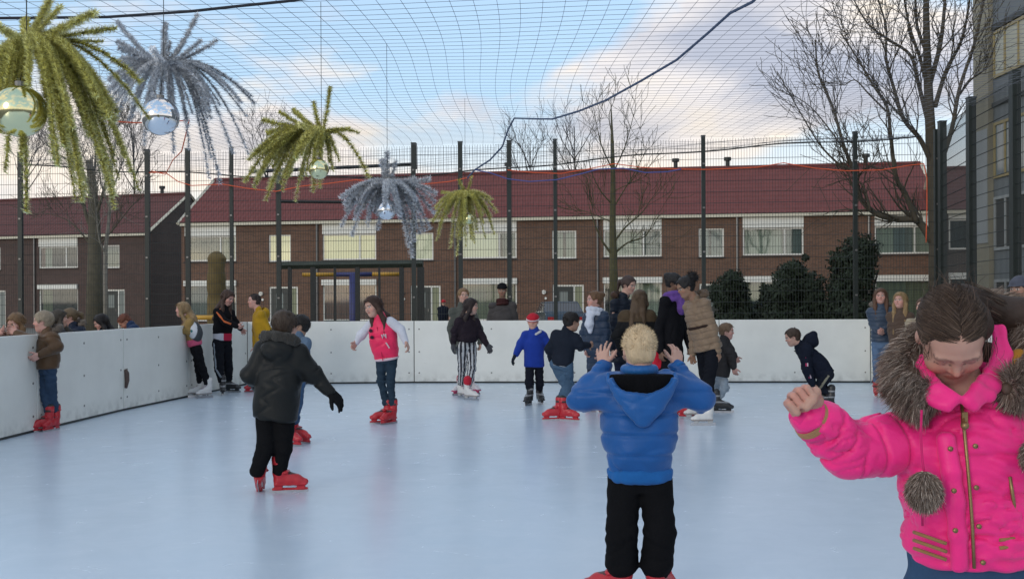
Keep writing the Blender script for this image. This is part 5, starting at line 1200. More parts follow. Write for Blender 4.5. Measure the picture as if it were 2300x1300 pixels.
rs = np.random.RandomState(2); v = rs.normal(size=(1200, 3)); v /= np.linalg.norm(v, axis=1)[:, None]; c0 = P['pf'](0, -.52, .32); strands('puff_hairs', c0 + v * .055, c0 + v * rs.uniform(.07, .10, (1200, 1)) + rs.normal(size=(1200, 3)) * .012, 0, cloth((.010, .008, .008), 'hairs'), P['e'], .0015, 2, 3)
# ---- small child grey coat
person('smallest child in dark grey coat and pale trousers right of the beige coat', feet=[(1602, 915, 70), (1622, 926, 80)], head=(1632, 744), neck=(1628, 766), hip=(1620, 832), yaw=65, hy=70, hp=5, hh=.21, el=[(1640, 792, -.02), (1640, 785)], wr=[(1648, 825, -.05), (1650, 801, -.05)], kn=[(1612, 872), (1628, 872)], sw=.11, hw=.09, hc=(.16, .10, .06), skin=SKP,
       coat=(.035, .033, .034), hem=(1620, 846), cw=(.135, .13, .125), tc=(.28, .33, .38), sk='black', lr=(.07, .056, .05), bulk=1.1)
# ---- bending boy
P = person('boy bending forward in dark navy hooded jacket with pink striped sleeve', feet=[(1836, 912, -90), (1856, 914, -80)], head=(1780, 757), neck=(1798, 776), hip=(1852, 838), yaw=-90, hy=-92, hp=18, hh=.225, el=[(1812, 828, -.04), (1818, 826, .02)], wr=[(1824, 862, -.02), (1826, 862)], kn=[(1838, 872), (1846, 872)], sw=.135, hw=.10,
       hc=(.05, .03, .02), coat=(.010, .013, .024), hem=(1856, 846), cw=(.145, .15, .15), tc=(.012, .015, .024), sk='black', lr=(.092, .066, .056), bulk=1.25, puff=1.1)
s = SDF(); nk, S, Fw, sp = P['nk'], P['S'], P['F'], P['sp']; hc0 = P['J']((1822, 764)); s.chain([P['J']((1806, 776)), hc0, P['J']((1828, 752))], [.085, .10, .05], .03); s.ell(P['J']((1800, 760)), (.05, .06, .05), None, .02, True); sdf_part('hood', s, .008, cloth((.010, .013, .024)), P['e'], waves(5, .004, 30))
a, b_, c_ = P['sh'][0], P['EL'][0], P['WR'][0]; o = np.array([0, -.056, 0]); MB().tube([a + o - Fw * -.01, b_ + o * 1.0, b_ * .4 + c_ * .6 + o * .9], .010, 6).build('sleeve_stripe', cloth((.6, .45, .5)), P['e'], True); MB().tube([a + o + Fw * .03, b_ + o * .95 + np.array([-.02, 0, .0]), b_ * .4 + c_ * .6 + o * .85 + np.array([-.02, 0, 0])], .008, 6).build('sleeve_stripe', cloth((.5, .03, .12)), P['e'], True)
MB().tube([P['hj'][0] + o * 1.5 + sp * -.02, P['KN'][0] + np.array([0, -.06, 0])], .02, 6).build('trouser_stripe', cloth((.22, .21, .16)), P['e'], True)
# ---- right side girls
person('brown haired girl in shiny navy puffer jacket clasping her hands', feet=[(1968, 890, -20), (1988, 892, 10)], head=(1978, 665), neck=(1978, 692), hip=(1980, 770), yaw=-15, hy=-20, hh=.22, el=[(1960, 728), (1998, 730)], wr=[(1972, 742, -.14), (1984, 742, -.14)], sw=.145, hw=.11, hair='long', hc=(.10, .05, .03), skin=SKP, coat=(.035, .055, .09), ck='puffer',
       hem=(1979, 768), cw=(.15, .15, .165), tc=(.10, .16, .26), tk='denim', quilt=.06, fur=(.15, .12, .10), bulk=1.1)
person('girl with very long blonde hair in a brown coat beside the navy puffer girl', feet=[(2012, 897, -30), (2034, 898, 0)], head=(2022, 674), neck=(2022, 702), hip=(2022, 790), yaw=-30, hy=-45, hh=.22, el=[(2002, 745), (2044, 745)], wr=[(2008, 780, -.08), (2034, 780, -.1)], sw=.14, hw=.11, hair='long', hairlen=1.8, hc=(.26, .17, .08), skin=SKP, coat=(.09, .06, .045), hem=(2022, 800),
       cw=(.16, .15, .15), tc=(.02, .025, .04))
person('person in a cream jacket mostly hidden by the fur hood of the pink coated girl', feet=[(2060, 905, -30), (2085, 905, 0)], head=(2072, 688), neck=(2068, 716), hip=(2066, 800), yaw=-40, hh=.22, el=[(2038, 760), (2090, 760)], wr=[(2040, 790, -.1), (2080, 790, -.1)], sw=.16, hw=.11, hc=(.10, .06, .04), coat=(.36, .30, .20), ck='puffer', hem=(2066, 800), cw=(.16, .16, .17), quilt=.08)
person('man in a grey cap and navy jacket at the right edge of the picture', D=10.9, feet=[(2270, 1000, -60, 10.9), (2310, 1000, -60, 10.9)], head=(2291, 648), neck=(2292, 682), hip=(2295, 830), yaw=-50, hy=-60, hp=8, hh=.24, el=[(2255, 760), (2335, 760)], wr=[(2255, 810), (2330, 810)], sw=.19, hw=.14, hair='crop', hc=(.03, .02, .02), hat=('cap', (.07, .075, .10)), skin=(.36, .20, .14), coat=(.035, .055, .10), tc=(.02, .02, .03), sk='black')
# ---- left wall people
P = person('fair haired boy in brown parka and red skates at the left boards', feet=[(97, 968, -40), (116, 966, -15)], head=(97, 722), neck=(106, 750), hip=(106, 822), yaw=-45, hy=-72, hp=4, hh=.23, el=[(66, 762, -.05), (128, 778)], wr=[(38, 748, -.02), (90, 797, -.12)], kn=[(100, 878), (116, 878)], sw=.135, hw=.10, hair='short', hc=(.28, .225, .16), skin=SKP,
       coat=(.085, .043, .017), ck='puffer', hem=(106, 828), cw=(.15, .155, .155), fur=(.10, .08, .065), tc=(.03, .055, .10), tk='denim', lr=(.078, .058, .046), bulk=1.15, puff=1.12)
P = person('blonde girl with a white and grey backpack leaning over the corner boards', feet=[(441, 891, -70), (460, 893, -40)], head=(410, 695), neck=(424, 718), hip=(441, 785), yaw=-75, hy=-85, hh=.22, el=[(402, 742, -.03), (425, 745)], wr=[(396, 744, -.02), (404, 744)], kn=[(447, 832), (456, 832)], sw=.13, hw=.10, hair='long', hairlen=1.2, hc=(.24, .16, .08), skin=SKP,
       coat=(.26, .17, .06), hem=(441, 768), cw=(.13, .13, .14), tc=(.008, .008, .01), sk='white', lr=(.082, .060, .050))
s = SDF(); nk, S, Fw, sp = P['nk'], P['S'], P['F'], P['sp']; bc_ = P['J']((436, 745)) - Fw * .03 + np.array([0, -.06, 0]); s.ell(bc_, (.12, .11, .17), np.array([S, Fw, sp]), .02)
def bpk(P_):
    q = (P_ - bc_) ; x, z = q[:, 0], q[:, 2]; c = np.tile(np.array([.055, .06, .065]), (len(P_), 1)); c[((x + .02) / .085) ** 2 + ((z - .02) / .13) ** 2 < 1] = (.55, .56, .58); c[((x + .02) / .022) ** 2 + ((z - .01) / .02) ** 2 < 1] = (.02, .14, .15); c[(z > .06) & (np.abs(x + .05) < .012)] = (.05, .05, .05); return c
sdf_part('backpack', s, .008, MATTR, P['e'], waves(5, .003, 40), bpk)
s = SDF(); s.loft(P['hm'] - sp * .055, P['hm'] + sp * .05, S, [(0, .125, .105), (1, .135, .115)], .01); sdf_part('shirt_hem', s, .008, cloth((.55, .09, .17)), P['e'])
P = person('tall girl in black jacket with orange sleeve stripe leaning on the boards', feet=[(500, 886, 15), (522, 880, 75)], head=(512, 668), neck=(503, 694), hip=(499, 765), yaw=55, hy=60, hp=28, hh=.225, el=[(505, 722, -.10), (530, 725)], wr=[(530, 731, -.06), (540, 737, .05)], kn=[(492, 828), (513, 828)], sw=.145, hw=.115, hair='long', hc=(.05, .026, .018), skin=SKP,
       coat=(.008, .008, .010), hem=(499, 750), cw=(.16, .165, .165), tc=(.010, .011, .015), sk='black', lr=(.095, .072, .062))
a, b_, c_ = P['sh'][0], P['EL'][0], P['WR'][0]; o = nrm(P['F'] * .2 - np.array([0, 1, 0])) * .052; MB().tube([P['nk'] - P['S'] * .05 + np.array([0, -.06, 0]), a + o * .9 + P['F'] * .02, b_ + o * 1.05, b_ * .4 + c_ * .6 + o * .95], .016, 6).build('sleeve_stripe', cloth((.55, .13, .04)), P['e'], True)
s = SDF(); s.loft(P['hm'] - P['sp'] * .10, P['hm'] + P['sp'] * .02, P['S'], [(0, .15, .125), (1, .152, .125)], .01); hmx = P['hm'][0]; sdf_part('shirt_hem', s, .008, MATTR, P['e'], None, lambda Q: np.where((Q[:, 0] > hmx + .05)[:, None], (.45, .02, .06), (.5, .5, .55)))
MB().tube([P['hj'][0] + np.array([-.045, -.07, -.02]), P['KN'][0] + np.array([-.03, -.062, 0]), P['AN'][0] + np.array([-.01, -.055, .1])], .016, 6).build('trouser_stripe', cloth((.25, .28, .31)), P['e'], True)
person('boy in a mustard yellow hoodie leaning over the back boards', feet=[(569, 880, -60), (596, 884, -80)], head=(571, 676), neck=(581, 700), hip=(592, 780), yaw=-60, hy=-70, hh=.215, el=[(574, 742, -.04), (604, 742)], wr=[(573, 778, -.04), (612, 770)], sw=.135, hw=.11, hair='crop', hc=(.03, .02, .018), skin=SKP, coat=(.36, .21, .012), hood='back', hem=(592, 785), cw=(.145, .145, .15), tc=(.03, .03, .04))
# ---- spectators outside
G2 = 'people watching from outside the boards'
person('adult in a black beanie and long grey coat standing behind the back boards', D=19.9, head=(1128, 651), neck=(1129, 680), hip=(1130, 775), yaw=-5, hp=14, hh=.24, el=[(1099, 728), (1159, 728)], wr=[(1110, 755, -.15), (1148, 752, -.15)], sw=.20, hw=.15, hair=None, hat=('beanie', (.01, .01, .012)), skin=(.30, .18, .13), coat=(.06, .055, .055), cw=(.22, .21, .22), hem=(1130, 790), scarf=(.05, .02, .02), ground=GZ, tc=(.02, .02, .02), group=G2, bulk=1.15)
person('distant child in a red hat and dark jacket beyond the fence', D=36, head=(996, 680), neck=(995, 689), hip=(995, 720), yaw=170, hh=.21, el=[(986, 705), (1004, 705)], wr=[(987, 718), (1004, 718)], sw=.14, hw=.11, hair=None, hat=('beanie', (.42, .02, .03)), coat=(.010, .013, .022), cw=(.15, .16, .17), ground=GZ, vox=.016, group=G2)
person('blonde child leaning over the left boards at the picture edge', D=12.7, head=(36, 725), neck=(36, 752), hip=(30, 835), yaw=20, hy=-20, hp=20, hh=.22, el=[(14, 770), (56, 770)], wr=[(4, 748, -.35), (28, 748, -.35)], sw=.13, hw=.1, hair='long', hc=(.17, .10, .05), skin=SKP, coat=(.16, .08, .06), ground=GZ, group=G2)
person('girl in fur trimmed navy hooded coat behind the left boards', D=14.6, head=(156, 712), neck=(164, 736), hip=(170, 820), yaw=-30, hy=-55, hp=12, hh=.22, el=[(140, 765), (190, 765)], wr=[(138, 748, -.25), (160, 752, -.25)], sw=.15, hw=.11, hair='pony', hc=(.13, .09, .05), skin=SKP, coat=(.012, .018, .035), ck='puffer', fur=(.13, .105, .085), ground=GZ, group=G2, bulk=1.2)
person('dark haired girl in a black coat looking down behind the left boards', D=15.4, head=(227, 724), neck=(236, 744), hip=(240, 830), yaw=-30, hy=-60, hp=25, hh=.22, el=[(215, 765), (262, 765)], wr=[(214, 752, -.3), (240, 755, -.3)], sw=.14, hw=.11, hair='long', hc=(.012, .009, .009), skin=SKP, coat=(.008, .008, .010), ground=GZ, group=G2)
person('person with reddish cropped hair in blue jacket behind the left boards', D=16.2, head=(281, 722), neck=(296, 734), hip=(320, 800), yaw=-60, hy=-60, hp=50, hh=.225, el=[(290, 765), (330, 762)], wr=[(280, 755, -.2), (300, 760, -.2)], sw=.16, hw=.12, hair='crop', hc=(.14, .045, .025), skin=(.42, .20, .14), coat=(.018, .035, .085), ground=GZ, group=G2, bulk=1.15)
person('person in grey fur trimmed hood just behind the boy in brown parka', D=13.7, head=(133, 716), neck=(132, 738), hip=(134, 830), yaw=60, hy=120, hh=.22, el=[(112, 770), (156, 770)], wr=[(115, 790), (156, 790)], sw=.14, hw=.11, hair='long', hc=(.05, .04, .03), coat=(.05, .05, .055), fur=(.13, .12, .115), ground=GZ, group=G2)
# ================================================================== the girl in the pink coat, closest to the camera
def pink_girl():
    D = 2.72; s_ = FPX / D
    root = np.array([W(2190, 0, D)[0], D, 0.0]); e = empty('person', root, label='girl looking down in hot pink padded jacket with brown fur hood, closest to the camera', cat='person')
    def J(x, y, d=0.): return W(x, y, D + d) - root
    PK = (.86, .022, .21); X = np.array([1., 0, 0]); Y = np.array([0, 1., 0]); Z = np.array([0, 0, 1.])
    hh = .228; hM = head_frame(-8, 54, -5); hc_ = J(2136, 752, -.06); nk = J(2172, 905, .02)
    hair = (.055, .033, .022)
    shL, shR = J(2052, 985, .02), J(2300, 975, .03); elL, wrL = J(1905, 1010, -.04), J(1815, 935, -.10); elR, wrR = J(2385, 1120, .04), J(2390, 1260, -.02)
    hip = J(2180, 1330, .02)
    # body
    b = SDF(); pf = add_head(b, hc_, hh, hM, True); b.cone(hc_ - hM[2] * hh * .25 - hM[1] * .03, nk, .05, .055, .02)
    b.loft(hip, nk, X, [(-.1, .10, .08), (.3, .10, .08), (.7, .13, .09), (.9, .13, .08), (1, .06, .05)], .03)
    b.chain([shL, elL, wrL], [.036, .03, .024], .02); b.chain([shR, elR, wrR], [.036, .03, .024], .02)
    for sx in (-1, 1): b.chain([hip + X * sx * .08, hip + X * sx * .09 - Z * .33, np.array([hip[0] + sx * .1, .02, .17])], [.06, .045, .032], .02); b.cone(np.array([hip[0] + sx * .1, .02, .17]), np.array([hip[0] + sx * .1, -.1, .10]), .03, .022)
    # fist, knuckles towards the camera and left
    w = wrL + np.array([-.004, -.01, .012]); d = nrm(np.array([-.62, -.12, .78])); side = nrm(np.cross(d, np.array([0, -1, 0]))); nn = nrm(np.cross(side, d))
    b.cone(wrL, w + d * .02, .026, .028, .01)
    q_ = .86
    kn = [(-.032, .060), (-.0105, .070), (.0115, .071), (.033, .064)]
    for i, (o, l) in enumerate(kn):
        k0 = w + d * l * q_ + side * o * q_ + nn * .010; b.cone(w + side * o * .6, k0, .016, .0108, .006)
        k1 = k0 + d * .008 + nn * .029; b.cone(k0, k1, .0098, .0092, .0015); k2 = k1 - d * .027 + nn * .005; b.cone(k1, k2, .0092, .0086, .0015); k3 = k2 - d * .005 - nn * .016; b.cone(k2, k3, .0086, .0080, .0015)
    t0 = w + d * .013 + side * .031 + nn * .01; t1 = w + d * .036 + side * .041 + nn * .027; t2 = w + d * .034 + side * .018 + nn * .050; t3 = w + d * .030 - side * .002 + nn * .052
    b.chain([w, t0], [.022, .019], .01); b.chain([t0, t1, t2, t3], [.0145, .0125, .0110, .0095], .004)
    hand(b, wrR, nrm(wrR - elR), -X, -1, 1.0, .5)
    def bc(P):
        sk = np.array((.47, .265, .20)); c = np.tile(sk, (len(P), 1)); c = face_cols(P, hc_, hh, hM, sk, sk * .52, c)
        q = (P - hc_) @ hM.T / hh; fr = (q[:, 1] > .2) & (np.abs(q[:, 0]) < .25) & (np.abs(q[:, 2] - .02) < .035)
        c[fr & (np.abs(np.abs(q[:, 0]) - .135) < .085)] = sk * .92   # lowered lids with dark lashes
        c[fr & (np.abs(np.abs(q[:, 0]) - .135) < .085) & (np.abs(q[:, 2] + .018) < .012)] = sk * .25
        k = ((P - (w + d * .06)) ** 2).sum(1) < .055 ** 2; c[k] *= np.array([1.10, .92, .92])
        qs = (P - w) @ side; qd = (P - w) @ d; gr = k & (qd > .045) & ((np.abs(qs - .0005 * 0 - .00045) < .0014) | (np.abs(qs + .0185) < .0014) | (np.abs(qs - .0192) < .0014)); c[gr] *= .6  # shade in the creases between fingers painted dark into the skin colour
        return c
    sdf_part('body', b, .0038, MSKIN, e, waves(4, .0008, 90), bc)
    # trousers
    t = SDF(); t.loft(hip - Z * .12, hip + Z * .13, X, [(0, .165, .115), (1, .15, .105)], .04)
    for sx in (-1, 1): t.chain([hip + X * sx * .085 - Z * .02, hip + X * sx * .095 - Z * .33, np.array([hip[0] + sx * .1, .02, .25])], [.092, .066, .052], .03)
    sdf_part('trousers', t, .009, cloth((.03, .07, .14), 'denim'), e, waves(6, .005, 24))
    # jacket
    c = SDF(); hem = J(2185, 1268, 0)
    c.loft(hem, nk, X, [(0, .150, .112), (.07, .152, .115), (.10, .168, .128), (.45, .170, .14), (.75, .172, .14), (.9, .13, .12), (1.0, .09, .095), (1.04, .08, .085)], .02)
    c.cone(nk - Z * .08, shL, .085, .068, .04); c.cone(nk - Z * .08, shR, .085, .068, .04)
    m1 = (shL + elL) / 2
    c.chain([shL, m1 - Z * .004, elL], [.074, .073, .069], .03); c.chain([elL, elL * .45 + wrL * .55, wrL * .93 + elL * .07], [.069, .062, .050], .02); c.chain([shR, elR, wrR * .93 + elR * .07], [.074, .070, .052], .03)
    adir = nrm(elL - shL); fdir = nrm(wrL - elL); wv = waves(21, .0045, 30, 8); wf = folds(22, .0042, 58, (1.3, 1, 1), 1.4)
    lnA = np.linalg.norm(elL - shL)
    def dj(x, y, z):
        r = wv(x, y, z) + wf(x, y, z)
        # horizontal quilting on the trunk
        on = 1 / (1 + np.exp(-(x - (shL[0] + .03)) * 90)) * (z < nk[2] - .05)
        zz = (z - hem[2]) / .098; r = r + on * .008 * np.exp(-(((zz + .5) % 1.0) - .5) ** 2 / .006)
        # seams round the sleeve
        ta = (x - shL[0]) * adir[0] + (y - shL[1]) * adir[1] + (z - shL[2]) * adir[2]; tf = (x - elL[0]) * fdir[0] + (y - elL[1]) * fdir[1] + (z - elL[2]) * fdir[2]
        sl = (x < shL[0] + .02); up = sl & (tf < 0.005)
        r = r + np.where(up, .010 * np.exp(-((((ta / .066) + .5) % 1.0) - .5) ** 2 / .009), 0) + np.where(sl & (tf >= .005), .009 * np.exp(-((((tf / .05) + .5) % 1.0) - .5) ** 2 / .009), 0)
        # puckers by the placket
        r = r + .0035 * np.sin(z * 170 + 3 * np.sin(x * 30)) * np.exp(-((x - hem[0]) / .06) ** 2) * (y < 0)
        return r
    sdf_part('jacket', c, .005, cloth(PK, 'puffer'), e, dj)
    # front surface helper: depth of the jacket front at (x,z)
    def fy(px, py, out=.0):
        # march the analytic loft roughly: elliptical section
        P = J(px, py, 0); tz = (P[2] - hem[2]) / (nk[2] - hem[2]); wx = np.interp(tz, [0, .07, .10, .45, .75, .9, 1.0, 1.04], [.150, .152, .168, .170, .172, .13, .09, .08]); dy = np.interp(tz, [0, .07, .10, .45, .75, .9, 1, 1.04], [.112, .115, .128, .14, .14, .12, .095, .085])
        cx = hem[0] + (nk[0] - hem[0]) * tz; cy = hem[1] + (nk[1] - hem[1]) * tz; u = min(.98, abs((P[0] - cx) / wx)); y = cy - dy * (1 - u ** 2.3) ** (1 / 2.3) - out
        q = W(px, py, D + y) - root; return q
    # placket strip + zip
    strip = [(2120, 985), (2132, 1060), (2140, 1130), (2146, 1200), (2150, 1270)]; zp = [(2160, 905), (2165, 960), (2172, 1030), (2178, 1100), (2184, 1180), (2188, 1275)]
    pl = SDF(); pl.chain([fy(x, y, -.006) for x, y in strip], [.017] * 5, .01); pl.chain([fy(x + 12, y, -.006) for x, y in strip], [.016] * 5, .01)
    sdf_part('storm_flap', pl, .005, cloth(PK, 'puffer'), e, waves(31, .002, 60))
    MZ = mat('brass_zip', (.30, .20, .09), .4, .25, 200, metal=.7)
    zo = MB().tube([fy(x, y, .008) for x, y in zp], .0042, 6).build('zip', MZ, e, True)
    MB().box(-.007, -.004, -.03, .007, .004, 0).build('zip_pull', MZ, zo, loc=tuple(fy(2166, 925, .014)))
    MB().tube([fy(2167, 955, .012), fy(2167, 955, .019)], .010, 12).build('zip_pull', MZ, zo, True)
    for (x, y) in ((2113, 915), (2134, 1007), (2142, 1101), (2145, 1190), (2190, 1001), (2192, 1094), (2198, 1181), (2207, 1262), (2182, 906), (2068, 880)):
        p = fy(x, y, .009); MB().tube([p, p + np.array([0, -.004, 0])], .0062, 14).build('snap_button', MZ, e, True)
    # pocket zips
    MB().tube([fy(2268, 1070, .012), fy(2274, 1110, .012), fy(2284, 1170, .012)], .0045, 6).build('pocket_zip', MZ, e, True)
    MB().tube([fy(2070, 1120, .004), fy(2072, 1180, .004)], .003, 6).build('pocket_zip', cloth((.5, .015, .12)), e, True)
    # ribbed hem band with olive stripes, pieces left and right of the placket
    for x0, x1 in ((2052, 2126), (2245, 2330)):
        for k, (yy, rr, cc) in enumerate(((1200, .0045, (.30, .17, .07)), (1218, .0045, (.30, .17, .07)), (1236, .0045, (.30, .17, .07)))):
            pts = [fy(x0 + (x1 - x0) * t, yy + (26 * t - 6 if x0 < 2200 else -10 * t + 12), .006) for t in np.linspace(0, 1, 7)]; MB().tube(pts, rr, 6).build('hem_stripe', cloth(cc), e, True)
    # cuff with stripes
    cu = SDF(); a = wrL * .80 + elL * .20; bq = wrL * 1.02 - elL * .02; cu.cone(a, bq, .052, .043, .01); sdf_part('cuff', cu, .0045, cloth((.74, .03, .20)), e, waves(9, .002, 160, 6))
    for f_ in (.30, .42, .54, .66):
        c0 = a + (bq - a) * f_; t_ = nrm(bq - a); u = nrm(np.cross(t_, Z)); v = np.cross(t_, u); r = .0525 - .009 * f_ ; MB().tube([c0 + (u * math.cos(q) + v * math.sin(q)) * r for q in np.linspace(0, 2 * PI, 25)], .0026, 5).build('cuff_stripe', cloth((.36, .20, .10)), e, True)
    # tall stand-up collar, open at the front
    co = SDF(); cen = nk + Z * .045 + Y * .0
    for q0 in np.linspace(.02 * PI, .98 * PI, 14):
        q1 = q0 + .96 * PI / 13
        if q1 > .99 * PI: break
        for zz, rr_ in ((-.035, .016), (.0, .015), (.035, .013)):
            co.cone(cen + X * math.cos(q0) * .115 + Y * math.sin(q0) * .09 + Z * zz, cen + X * math.cos(q1) * .115 + Y * math.sin(q1) * .09 + Z * zz, rr_, rr_, .012)
    def sheet(rows, r):   # rows of px polylines joined into a thin padded sheet
        for ra in rows: co.chain([J(*q) for q in ra], [r] * len(ra), .012)
    sheet([[(2248, 735, .03), (2256, 790, .0), (2240, 840, -.05), (2205, 880, -.11), (2178, 908, -.14)],
           [(2232, 738, .03), (2238, 790, .0), (2222, 835, -.05), (2192, 872, -.11), (2172, 900, -.14)],
           [(2262, 800, .0), (2252, 850, -.05), (2218, 890, -.11), (2188, 915, -.14)]], .013)
    sheet([[(2072, 805, .0), (2074, 850, -.05), (2098, 880, -.11), (2140, 905, -.14)], [(2084, 800, .0), (2088, 842, -.05), (2110, 872, -.11), (2146, 896, -.14)], [(2064, 830, -.02), (2064, 866, -.06), (2084, 893, -.11), (2130, 915, -.14)]], .013)
    sdf_part('collar', co, .005, cloth(PK, 'puffer'), e, waves(33, .003, 60))
    # mouth guard of shade: inner collar lining
    # ---- fur hood lying round the shoulders
    fcol = [(.24, .18, .145), (.38, .31, .26), (.13, .09, .07)]
    FM = [cloth(fcol[0], 'fur')] + [cloth(f, 'furs') for f in fcol[1:]]
    path = [J(2180, 700, .20), J(2235, 688, .17), J(2300, 705, .12), J(2335, 760, .06), J(2320, 830, .0), J(2290, 870, -.05), J(2262, 872, -.08)]
    path2 = [J(2130, 735, .18), J(2080, 748, .13), J(2050, 792, .07), J(2036, 832, .02), J(2044, 865, -.03), J(2070, 890, -.07), J(2096, 900, -.09)]
    fs = SDF(); fs.chain(path, [.018, .021, .026, .032, .034, .029, .014], .02); fs.chain(path2, [.016, .020, .026, .032, .034, .028, .014], .02); fs.cone(path[0], path2[0], .018, .018, .03)
    sdf_part('fur_trim', fs, .006, FM[2], e, waves(8, .006, 60))
    hs = SDF(); hs.loft(nk + Y * .12 - Z * .10, nk + Y * .14 + Z * .15, X, [(0, .09, .05), (.5, .15, .08), (1, .13, .05)], .03); sdf_part('hood', hs, .008, cloth((.045, .028, .020), 'fur'), e, waves(41, .005, 30))
    rs = np.random.RandomState(3)
    cl = [waves(51 + i, 1.0, 42, 5) for i in range(3)]
    for mi in range(3):
        R0 = []; T0 = []; BW = []
        for pth in (path, path2):
            A = np.array(pth); K = 9000; k_ = rs.rand(K) * (len(A) - 1.001); ii = k_.astype(int); f_ = (k_ - ii)[:, None]; P = A[ii] * (1 - f_) + A[ii + 1] * f_; T = A[ii + 1] - A[ii]; T /= np.linalg.norm(T, axis=1)[:, None]
            rr_ = np.interp(k_ / (len(A) - 1), np.linspace(0, 1, 7), [.022, .026, .034, .041, .043, .036, .018])[:, None]
            v = rs.normal(size=(K, 3)); v -= T * (v * T).sum(1)[:, None]; v /= np.linalg.norm(v, axis=1)[:, None]; ln = rs.uniform(.026, .058, (K, 1)) * np.where(rs.rand(K, 1) < .06, 1.25, 1)
            rt = P + v * rr_ * rs.uniform(.55, .95, (K, 1)); out = rt - np.array([hc_[0], hc_[1], rt[:, 2].mean()]); out[:, 2] = 0; out /= (np.linalg.norm(out, axis=1)[:, None] + 1e-6)
            cn = np.stack([c_(rt[:, 0], rt[:, 1], rt[:, 2]) for c_ in cl], 1)
            dr = v * .55 + T * .45 + out * .35 - Z * .25 + cn * .30 + rs.normal(size=(K, 3)) * .10; dr /= np.linalg.norm(dr, axis=1)[:, None]
            R0.append(rt); T0.append(rt + dr * ln); BW.append(v * .007)
        strands('fur_hairs', np.concatenate(R0), np.concatenate(T0), np.concatenate(BW), FM[mi], e, .0010, 4, mi, .0012)
    # gold lining glimpsed inside the hood
    gl = SDF(); gl.chain([J(2288, 800, .02), J(2262, 850, -.02)], [.02, .03], .02); sdf_part('hood_lining', gl, .006, cloth((.38, .17, .02)), e)
    # ---- pompoms on cords
    for (cx, cy, rr, cord, dd) in ((2076, 1090, .043, [(2070, 920), (2068, 980), (2072, 1035)], -.165), (2336, 1010, .045, [(2318, 900), (2328, 950)], -.15)):
        c0 = J(cx, cy, dd); s0 = SDF(); s0.ell(c0, (rr * .62, rr * .62, rr * .8)); pm = sdf_part('pompom', s0, .006, FM[0], e)
        MB().tube([J(x, y, dd + .01) for x, y in cord] + [c0 + Z * .03], .003, 6).build('cord', cloth((.6, .02, .14)), e, True)
        for mi in range(3):
            K = 4500; v = rs.normal(size=(K, 3)); v /= np.linalg.norm(v, axis=1)[:, None]; R0 = c0 + Z * .012 + v * np.array([.5, .5, .5]) * rr; T0 = R0 + (v * np.array([.50, .50, .6]) - Z * .75 + rs.normal(size=(K, 3)) * .08) * rs.uniform(.7, 1.1, (K, 1)) * rr
            strands('pompom_hairs', R0, T0, 0, FM[mi], pm, .0012, 3, mi + 5)
    # ---- hair: parted, combed back to a ponytail at the right rear
    HM = [cloth((.070, .044, .031), 'hairs'), cloth((.10, .066, .046), 'hairs'), cloth((.042, .026, .019), 'hairs')]
    s = SDF(); s.ell(pf(0, -.07, .14), np.array([.35, .435, .385]) * hh, hM, .01); s.ell(pf(0, -.2, -.06), np.array([.31, .28, .32]) * hh, hM, .02); s.ell(pf(0, .46, -.15), np.array([.34, .32, .44]) * hh, hM, .03, True)
    s.chain([pf(-.28, -.15, .1), pf(-.30, -.18, -.12), pf(-.26, -.3, -.25)], [.03, .035, .03], .03); tail = [pf(-.2, -.46, .08), J(2240, 705, .12), J(2300, 712, .10), J(2360, 760, .06)]; s.chain(tail, [.03, .045, .045, .03], .03)
    def parting(x, y, z):
        q = [(x - hc_[0]) * hM[i, 0] + (y - hc_[1]) * hM[i, 1] + (z - hc_[2]) * hM[i, 2] for i in range(3)]
        return .004 * np.exp(-((q[0] + .012) / .004) ** 2) * (q[2] > 0)
    sdf_part('hair', s, .0045, mat('hair_base', (.040, .024, .017), .6, .3, 30, .25, 60, spec=.3), e, parting)
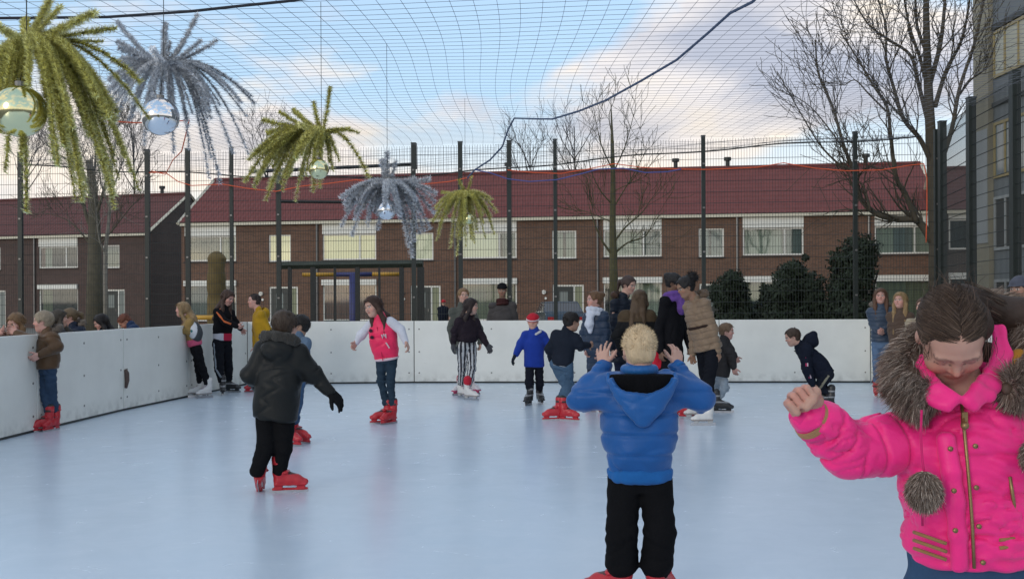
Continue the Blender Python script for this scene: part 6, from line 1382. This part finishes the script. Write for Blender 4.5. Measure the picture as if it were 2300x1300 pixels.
    for mi in range(3):
        K = 9000; v = rs.normal(size=(K * 3, 3)); v /= np.linalg.norm(v, axis=1)[:, None]; v = v[(v[:, 2] > -.3) & ~((v[:, 1] > .62) & (v[:, 2] < .42))][:K]
        rr = np.array([.353, .438, .388]) * hh; sg = np.where(v[:, 0] + .04 > 0, 1.0, -1.0)
        th = np.stack([sg * .55, -.85 * np.ones(len(v)), -.30 - .3 * np.abs(v[:, 0])], 1); th -= v * (th * v).sum(1)[:, None]; th /= np.linalg.norm(th, axis=1)[:, None]
        an = rs.uniform(.45, .85, (len(v), 1)); v2 = v * np.cos(an) + th * np.sin(an); vm_ = (v * np.cos(an / 2) + th * np.sin(an / 2))
        c0 = pf(0, -.07, .14); l0 = rs.uniform(.99, 1.012, (len(v), 1)); A = c0 + (v * rr * l0) @ hM; B = c0 + (v2 * rr * l0) @ hM; Mi = c0 + (vm_ * rr * (l0 + .012)) @ hM
        strands('combed_hair', A, B, (Mi - (A + B) / 2), HM[mi], e, .00055, 5, mi + 9)
    # flyaway wisps by the temples
    K = 60; A = np.array([pf(.30 * (1 if i % 2 else -1), .22, .2) + rs.normal(size=3) * .012 for i in range(K)]); B = A + (hM[1] * .02 - hM[2] * 1.0) * rs.uniform(.05, .14, (K, 1)) + rs.normal(size=(K, 3)) * .016
    strands('loose_hair', A, B, rs.normal(size=(K, 3)) * .01, HM[1], e, .0008, 5, 77)
    K = 160; A = np.array([pf(rs.uniform(-.3, .3), rs.uniform(-.4, .2), .50) for i in range(K)]); B = A + Z * .01 + rs.normal(size=(K, 3)) * .03; strands('loose_hair', A, B, Z * .01, HM[0], e, .0006, 4, 78)
    K = 1800; k_ = rs.rand(K) * 2.99; ii = k_.astype(int); TA = np.array(tail); P = TA[ii] * (1 - (k_ - ii)[:, None]) + TA[ii + 1] * (k_ - ii)[:, None]; v = rs.normal(size=(K, 3)); v /= np.linalg.norm(v, axis=1)[:, None]; dT = TA[ii + 1] - TA[ii]; dT /= np.linalg.norm(dT, axis=1)[:, None]
    strands('ponytail_hair', P + v * .042, P + v * .046 + dT * .09, 0, HM[1], e, .001, 4, 79)
    # skates under her
    for sx in (-1, 1):
        me, bm = skate_mesh('white'); o = link('skate', me, None, e); o.location = (hip[0] + sx * .1, -.045, 0); o.rotation_euler = (0, 0, PI); link('blade', bm, None, o)
pink_girl()
